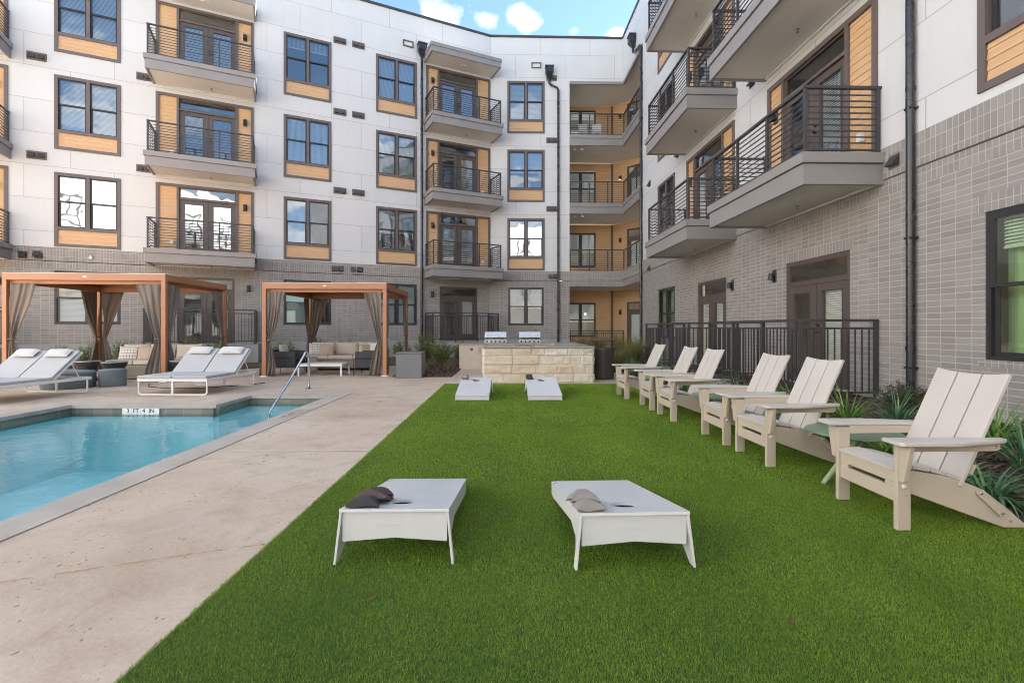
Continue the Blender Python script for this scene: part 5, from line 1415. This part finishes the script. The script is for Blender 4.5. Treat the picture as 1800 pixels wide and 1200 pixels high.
place_cushion('cushion', (-5.83, 15.47, .62), (.44, .40, .16), M_BEIGE, 5, R(12), R(-3), 'beige cushion beside the plaid one on the long sofa', cg)
place_cushion('cushion', (-4.66, 15.50, .61), (.36, .40, .15), M_BEIGE, 6, R(14), R(14), 'peach beige cushion at the right end of the long sofa', cg)
place_cushion('cushion', (-4.44, 15.58, .65), (.34, .40, .14), M_WHC, 7, R(10), R(-14), 'white cushion at the right end of the long sofa behind the armchair', cg)

def make_armchair():
    """local +x is the way it faces"""
    e = empty('black_armchair'); b = MB(); b.box(-.36, .36, -.36, .36, .20, .40); b.build('seat', M_CHAR, e, bevel=.02)
    b = MB(); b.box(-.40, -.28, -.34, .34, .40, .70); b.build('backrest', M_CHAR, e, bevel=.03)
    for s in (-1, 1):
        p = MB(); p.box(-.36, .36, s * .37 - .025, s * .37 + .025, .22, .66); p.build('arm_panel', M_CHAR, e, bevel=.012)
        f = MB(); y = s * .405; r = .06; pts = [(-.38, y, 0), (-.38, y, .48 - r)]
        for k in range(5): a = math.pi - math.pi / 2 * k / 4; pts.append((-.38 + r + r * math.cos(a), y, .48 - r + r * math.sin(a)))
        for k in range(5): a = math.pi / 2 - math.pi / 2 * k / 4; pts.append((.38 - r + r * math.cos(a), y, .48 - r + r * math.sin(a)))
        pts += [(.38, y, 0)]; f.tube(pts, .011, 8); f.build('leg_loop', M_BLACK, e, smooth=True)
    c = link('seat_cushion', cushion_mesh('seat_cushion', .66, .66, .16, M_CHAR, 60, 12, .02, .03, 5), e); c.location = (.02, 0, .44)
    return e
ac0 = make_armchair(); ac0.location = (-6.42, 14.0, 0); ac0.rotation_euler = (0, 0, R(2)); tag(ac0, 'black armchair behind the left curtain of the smaller pergola, facing right', 'armchair', 'black armchairs')
ac1 = copy_tree(ac0); ac1.location = (-3.98, 13.86, 0); ac1.rotation_euler = (0, 0, R(182)); tag(ac1, 'black armchair by the front right post of the smaller pergola, facing left', 'armchair', 'black armchairs')
place_cushion('cushion', (-6.55, 14.05, .68), (.36, .36, .14), M_PIL, 8, R(10), R(80), 'lilac grey cushion on the black armchair behind the left curtain', cg)
place_cushion('cushion', (-3.78, 13.95, .66), (.34, .34, .14), M_WHC, 9, R(10), R(-70), 'white cushion on the black armchair by the right post', cg)
# coffee table
e = empty('coffee_table', (-5.27, 13.75, 0), R(1), 'low white slatted coffee table in front of the long sofa', 'table'); b = MB()
for k in range(7): b.box(-.57, .57, -.33 + k * .095, -.33 + k * .095 + .085, .305, .325)
b.build('tabletop', M_ALU, e); b = MB(); frame = ((-.6, .6, -.36, -.33), (-.6, .6, .33, .36), (-.6, -.57, -.33, .33), (.57, .6, -.33, .33))
for q in frame: b.box(*q, .265, .33)
b.build('frame', M_ALU, e, bevel=.004)
for x in (-.58, .58):
    for y in (-.34, .34): b = MB(); b.box(x - .019, x + .019, y - .019, y + .019, 0, .265); b.build('leg', M_ALU, e)
# concrete stools
def stool(x, y, lab):
    e = empty('drum_stool', (x, y, 0), 0, lab, 'stool', 'pale drum stools'); b = MB(); b.lathe([(.16, 0), (.19, .03), (.19, .40), (.17, .44), (0, .445)], 28, cap=False); b.build('body', M_CONC, e, smooth=True, angle=40)
    b = MB()
    for z in (.10, .21, .32): b.lathe([(.193, z), (.197, z + .006), (.193, z + .012)], 28, cap=False)
    b.build('ribs', M_CONC, e, smooth=True)
stool(-6.05, 14.75, 'pale drum stool between the black armchair and the white coffee table'); stool(-3.95, 14.95, 'pale drum stool behind the right black armchair')
# poufs and hourglass tables under the large pergola
def pouf(x, y, r, h, lab):
    e = empty('pouf', (x, y, 0), 0, lab, 'pouf', 'blue grey poufs'); b = MB(); b.lathe([(r * .96, 0), (r, .02), (r * 1.0, h - .05), (r * .985, h - .02), (r * .94, h - .003), (r * .6, h + .006), (0, h + .008)], 40, cap=False); b.build('body', M_POUF, e, smooth=True)
    s = MB()
    for k in range(0, 40): pass
    s.lathe([(r * .99, h - .055), (r * 1.01, h - .048), (r * .99, h - .04)], 40, cap=False); s.build('piping', M_POUF, e, smooth=True)
pouf(-9.08, 11.12, .255, .385, 'small tall blue grey round pouf beside the hourglass table'); pouf(-9.80, 10.82, .47, .36, 'wide low blue grey round pouf behind the left lounger back')
def hourglass(x, y, r, h, lab):
    e = empty('hourglass_table', (x, y, 0), 0, lab, 'table', 'black woven hourglass tables'); b = MB(); b.lathe([(r * .82, 0), (r * .50, h * .42), (r * .98, h * .93), (r, h - .012)], 32, cap=False); b.build('base', M_DARKW, e, smooth=True)
    b = MB(); b.lathe([(0, h - .012), (r * 1.0, h - .012), (r * 1.02, h - .006), (r * 1.02, h + .008), (r * 1.0, h + .012), (0, h + .012)], 32, cap=False); b.build('tabletop', M_BROWN, e)
    b = MB(); b.lathe([(r * 1.022, h - .004), (r * 1.03, h), (r * 1.022, h + .010)], 32, cap=False); b.build('rim', M_ALU, e)
hourglass(-9.55, 11.75, .265, .50, 'black hourglass side table directly behind the small pouf'); hourglass(-10.45, 12.05, .265, .50, 'black hourglass side table at the left end of the curved sofa')
hourglass(-8.18, 12.15, .265, .50, 'black hourglass side table right of the orange front post')
e = empty('potted_plant', (-7.95, 12.9, 0), 0, 'lime leaved potted plant behind the black table right of the orange post', 'plant'); b = MB(); b.lathe([(.13, 0), (.18, .32), (.17, .32), (.0, .30)], 24, cap=False); b.build('pot', M_BROWN, e, smooth=True, angle=40)
V, T = [], []; rr = random.Random(9)
for k in range(26): blade_quads(rr, (0, 0, .3), rr.uniform(0, 6.28), rr.uniform(.28, .46), .075, rr.uniform(.7, 1.45), rr.uniform(.2, 1.2), 6, V, T, rr.uniform(.3, 1))
np_mesh('foliage', np.array([tuple(v) for v in V], np.float32), 4, M_STRAPL, e, attr=T)

# ------------------------------------------------------------------ pool handrail
e = empty('pool_handrail', (-4.38, 10.55, 0), 0, 'curved stainless steel handrail going down into the pool', 'handrail'); b = MB()
pts = [(0, 0, .0), (0, 0, .62)]
for k in range(9): a = math.pi * .80 * k / 8; pts.append((0, -.13 + .13 * math.cos(a), .66 + .145 * math.sin(a)))
pts += [(.04, -1.02, .28), (.10, -1.72, -.05), (.12, -1.90, -.13), (.12, -1.98, -.18), (.12, -2.0, -.60)]
b.tube(pts, .0235, 14); b.build('rail', M_CHROME, e, smooth=True)
b = MB(); b.lathe([(.07, .0), (.07, .008), (.05, .018), (.026, .022)], 24, cap=False); b.build('escutcheon', M_CHROME, e, smooth=True, angle=40)

# ------------------------------------------------------------------ grey cube box
e = empty('storage_cube', (-2.72, 13.15, 0), R(2), 'plain dark grey metal cube box on the deck beside the tall shrub', 'box'); b = MB(); h = .335
b.box(-h, h, -h, h, .0, .63); b.build('body', M_GBOX, e, bevel=.006); b = MB(); b.box(-h - .004, h + .004, -h - .004, h + .004, .636, .672); b.build('lid', M_GBOX, e, bevel=.006)

# ------------------------------------------------------------------ stone counter with grills
def stone_mat():
    m, t, p, out = custom('split_face_limestone')
    o = t.n('ShaderNodeTexCoord').outputs['Object']; a = t.n('ShaderNodeAttribute', attribute_name='tint').outputs['Fac']
    nz = t.noise(o, 6, 6, .65, .4).outputs[0]; f2 = t.noise(o, 45, 4, .7).outputs[0]
    c = t.ramp(t.math('ADD', t.math('MULTIPLY', nz, .75), t.math('MULTIPLY', a, .3)), [(.22, (.52, .38, .21)), (.40, (.60, .51, .38)), (.56, (.64, .575, .47)), (.85, (.68, .64, .57))])
    c = t.n('ShaderNodeHueSaturation', {'Color': c, 'Value': t.math('ADD', t.math('MULTIPLY', t.math('SUBTRACT', f2, .5), .35), 1.0)}).outputs[0]
    t.l(c, p.inputs['Base Color']); p.inputs['Roughness'].default_value = .85
    t.l(t.n('ShaderNodeBump', {'Strength': .6, 'Distance': .012, 'Height': t.math('ADD', nz, t.math('MULTIPLY', f2, .4))}).outputs[0], p.inputs['Normal']); return m
M_STONE = stone_mat(); M_BUFF = mat('buff_smooth_stone', (.58, .50, .40), .8, var=.14, vscale=5, bump=.2, bscale=60)
def stone_face(W_, rows, seed, res=.0125, rough=.042, split=(.3, .7)):
    """height field over W_ x sum(rows); returns verts in (x, out, z), faces, tints"""
    rr = random.Random(seed); H = sum(rows); nx, nz = int(W_ / res), int(H / res); V, F, T = [], [], []
    joints = []
    z = 0
    for r in rows:
        xs = [0]
        while xs[-1] < W_: xs.append(xs[-1] + rr.uniform(*split))
        xs[-1] = W_
        if len(xs) > 2 and xs[-1] - xs[-2] < .12: xs.pop(-2)
        joints.append((z, z + r, xs, [rr.random() for _ in xs], [rr.uniform(-.008, .012) for _ in xs])); z += r
    for j in range(nz + 1):
        zz = H * j / nz; row = next((q for q in joints if zz <= q[1] + 1e-6), joints[-1])
        for i in range(nx + 1):
            x = W_ * i / nx; k = max(q for q in range(len(row[2]) - 1) if row[2][q] <= x + 1e-6)
            k = min(k, len(row[2]) - 2); d = min(x - row[2][k], row[2][k + 1] - x, zz - row[0], row[1] - zz)
            e_ = min(1, max(0, d) / .022) ** .6; P = Vector((x * 3.4, zz * 4.5, seed + row[3][k] * 40))
            n1 = noise.noise(P) * .6 + noise.noise(P * 2.3) * .4 + abs(noise.noise(P * 5)) * .35 - .1
            V.append((x, -(e_ * (rough * .6 + rough * .75 * n1 + row[4][k])), zz)); T.append(row[3][k])
    for j in range(nz):
        for i in range(nx): q = j * (nx + 1) + i; F.append((q, q + 1, q + nx + 2, q + nx + 1))
    return V, F, T
def stone_panel(name, parent, W_, rows, seed, loc, rz, **kw):
    V, F, T = stone_face(W_, rows, seed, **kw); me = bpy.data.meshes.new(name); me.from_pydata(V, [], F); me.materials.append(M_STONE)
    a = me.attributes.new('tint', 'FLOAT', 'POINT'); a.data.foreach_set('value', T); return link(name, me, parent, loc, rz)
ctr = empty('stone_counter', (-.68, 11.72, 0), R(.5), 'rough cream limestone bar counter with granite top at the far end of the turf', 'counter')
W_ = 2.64; ROWS = (.215, .215, .215, .19); HC = sum(ROWS)
stone_panel('stone_front', ctr, W_, ROWS, 11, (0, .04, .0), 0)
stone_panel('stone_side', ctr, .62, ROWS, 13, (W_ - .0, .04, 0), R(90), split=(.25, .45)); stone_panel('stone_side', ctr, .62, ROWS, 17, (0, .66, 0), R(-90), split=(.25, .45))
b = MB(); b.box(.02, W_ - .02, .06, .66, 0, HC); b.box(W_ - .70, W_ - .02, .66, 3.72, 0, HC); b.box(-.95, W_ - .02, 3.72, 4.40, 0, HC - .05); b.build('core', M_BUFF, ctr)
b = MB(); b.box(-.035, W_ + .035, -.02, .70, HC + .002, HC + .034); b.box(W_ - .74, W_ + .035, .70, 3.66, HC + .002, HC + .034); b.build('countertop', M_GRAN, ctr, bevel=.006)
b = MB(); b.box(-.98, W_ - .75, 3.68, 4.44, HC - .046, HC - .016); b.build('back_countertop', M_GRAN, ctr, bevel=.006)
b = MB(); b.box(-.60, -.52, 3.708, 3.722, .60, .68); b.build('outlet', M_BROWN, ctr); b = MB(); b.box(-.36, -.26, 3.700, 3.722, .52, .72); b.build('junction_box', M_CONC, ctr)
b = MB(); b.box(.75, 1.25, .52, .60, HC + .034, HC + .046); b.build('bar_tray', M_BLACK, ctr)
def grill(x, lab):
    e = empty('gas_grill', (x, 15.55, HC - .016), R(.5), lab, 'grill', 'stainless gas grills on the stone counter'); w = .345
    b = MB(); b.box(-w, w, -.10, .42, .0, .135); b.build('firebox', M_STEEL, e, bevel=.006)
    b = MB(); pr = [(-.09, .138), (-.10, .20), (-.075, .30), (-.02, .37), (.05, .395), (.40, .385), (.42, .138)]; b.prism(pr, -w, w, 'x'); b.build('hood', M_STEEL, e, bevel=.008)
    b = MB(); b.tube([(-.25, -.105, .185), (-.25, -.150, .190), (.25, -.150, .190), (.25, -.105, .185)], .013, 10); b.build('hood_handle', M_BROWN, e, smooth=True)
    b = MB(); b.lathe([(.038, 0), (.038, .012), (0, .014)], 18, cap=False); b.xf(Matrix.Translation((0, -.065, .325)) @ Matrix.Rotation(R(62), 4, 'X')); b.build('thermometer', M_WHITEPL, e)
    b = MB(); b.box(-w - .01, w + .01, -.125, -.10, .025, .115); b.build('control_panel', M_STEEL, e, bevel=.004)
    for k in range(5):
        b = MB(); b.lathe([(.030, 0), (.026, .03), (0, .032)], 14, cap=False); b.xf(Matrix.Translation((-.27 + k * .135, -.125, .07)) @ Matrix.Rotation(R(90), 4, 'X')); b.build('knob', M_BLACK, e)
grill(-.52, 'stainless gas grill at the left, nearest the patio railing'); grill(.56, 'stainless gas grill behind the middle of the stone counter')

# ------------------------------------------------------------------ trash can and bollard light
e = empty('trash_can', (2.38, 12.72, 0), 0, 'dark bronze slatted trash can with a conical rain hood', 'trash can'); b = MB(); b.lathe([(.235, .03), (.235, .74)], 28); b.build('liner', M_BLACK, e)
b = MB(); n = 30
for k in range(n):
    a = 2 * math.pi * k / n; M = Matrix.Rotation(a, 4, 'Z'); b.box(-.021, .021, -.006, .006, .05, .765, M=M @ Matrix.Translation((0, -.262, 0)))
b.build('slat_body', M_BROWN, e); b = MB()
for z0, z1, r in ((.02, .06, .275), (.755, .80, .295)): b = MB(); b.lathe([(r - .03, z0), (r, z0), (r, z1), (r - .03, z1)], 40); b.build('hoop', M_BROWN, e, smooth=True, angle=35)
for sx in (-1, 1): b = MB(); b.tube([(sx * .22, 0, .79), (sx * .22, 0, .985)], .018, 10); b.build('hood_post', M_BROWN, e)
b = MB(); b.lathe([(0, .985), (.33, .985), (.335, .992), (.16, 1.03), (.0, 1.045)], 40, cap=False); b.build('rain_hood', M_BROWN, e, smooth=True, angle=25)
e = empty('bollard_light', (4.22, 15.6, 0), 0, 'dark bronze bollard light with a glass head by the far patio railing', 'bollard light'); b = MB(); b.lathe([(.115, 0), (.115, .50)], 28); b.build('post', M_BROWN, e, smooth=True, angle=40)
b = MB(); b.lathe([(.095, .50), (.095, .66)], 24); b.build('lens', M_STEEL, e, smooth=True, angle=40); b = MB(); b.lathe([(.115, .66), (.12, .67), (.12, .73), (.105, .745), (0, .75)], 28); b.build('cap', M_BROWN, e, smooth=True, angle=40)
b = MB()
for k in range(6): a = k * math.pi / 3; b.box(.10 * math.cos(a) - .006, .10 * math.cos(a) + .006, .10 * math.sin(a) - .006, .10 * math.sin(a) + .006, .50, .66)
b.build('guard', M_BROWN, e)

# ------------------------------------------------------------------ patio railings (standing on the patio slabs)
def patio(F, a0, a1, z, p, lab, returns=(True, True), slab=None, h=1.26):
    o0 = F.p((a0 + a1) / 2, 0, z); e = empty('patio_railing', o0, F.th, lab, 'railing', 'picket railings round the ground floor patios'); w = (a1 - a0) / 2
    runs = [((-w, -p), (w, -p))]
    if returns[0]: runs.append(((-w, -.04), (-w, -p)))
    if returns[1]: runs.append(((w, -p), (w, -.04)))
    top, pk = MB(), MB(); posts = set()
    for (xa, ya), (xb, yb) in runs:
        d = Vector((xb - xa, yb - ya, 0)); L = d.length; M = Matrix.Translation((xa, ya, 0)) @ Matrix.Rotation(math.atan2(d.y, d.x), 4, 'Z')
        top.box(-.028, L + .028, -.03, .03, h - .045, h, M=M); top.box(.026, L - .026, -.016, .016, h - .165, h - .13, M=M); top.box(.026, L - .026, -.016, .016, .06, .095, M=M)
        n = int(L / .108)
        for k in range(1, n): x = L * k / n; pk.box(x - .009, x + .009, -.009, .009, .095, h - .165, M=M)
        ns = max(1, round(L / 1.25))
        for k in range(ns + 1): posts.add((round(xa + (xb - xa) * k / ns, 3), round(ya + (yb - ya) * k / ns, 3)))
    top.build('rail', M_RAIL, e); pk.build('pickets', M_RAIL, e)
    for x, y in sorted(posts): q = MB(); q.box(x - .026, x + .026, y - .026, y + .026, -.06, h - .045); q.build('post', M_RAIL, e)
    if slab is not None:
        s = MB(); s.box(a0 - .12, a1 + .12, -p - .12, -.032, slab, z - .055); F.put(s.build('patio_slab', M_CONC), 0)
patio(FL, -13.55, -10.15, F1, 1.2, 'railing of the patio behind the large pergola', slab=-.3); patio(FL, -3.25, -.12, F1, 1.2, 'railing of the patio above the tall shrub left of the grills', slab=-.3)
patio(FL, -20.8, -17.5, F1, 1.2, 'railing cut off at the left edge of the picture', slab=-.3)
patio(FRW, 8.05, 11.62, FR, 1.28, 'far railing along the right wing, behind the far chairs', slab=-.3); patio(FRW, 12.85, 16.2, FR, 1.28, 'near railing along the right wing, beside the black downspout', slab=-.3)
patio(FB, REC[0] + .05, 6.55, -.02, -.06, 'railing across the corner recess behind the trash can', (False, False), None, 1.22)

# thin cable lying under the right lounger, and two pale chairs on a recess balcony
b = MB(); b.tube([(-8.45, 11.4, .01), (-8.1, 10.9, .01), (-7.55, 10.65, .01), (-7.0, 10.6, .01), (-6.5, 10.9, .01), (-6.1, 11.25, .01), (-5.9, 11.7, .01)], .009, 6)
tag(b.build('power_cord', M_DBAG, smooth=True), 'thin grey cable snaking over the deck under the right lounger', 'cord')
def pale_chair(loc, rz, lab):
    e = empty('balcony_chair', loc, rz, lab, 'chair', 'pale chairs on the third floor recess balcony'); b = MB(); b.box(-.24, .24, -.24, .24, .40, .44); b.build('seat', M_PIL, e, bevel=.02)
    b = MB(); b.box(-.24, .24, .20, .24, .44, .86); b.build('backrest', M_PIL, e, bevel=.02)
    for x in (-.2, .2):
        for y in (-.2, .2): b = MB(); b.box(x - .018, x + .018, y - .018, y + .018, 0, .40); b.build('leg', M_ALU, e)
for i, (a, lab) in enumerate(((.75, 'pale chair behind the topmost recess railing, nearest the white wall'), (1.55, 'pale chair behind the topmost recess railing, in front of the right window light'))):
    q = FB.p(REC[0] + a, -.95, F4 - .03); pale_chair(tuple(q), R((190, 165)[i]), lab)
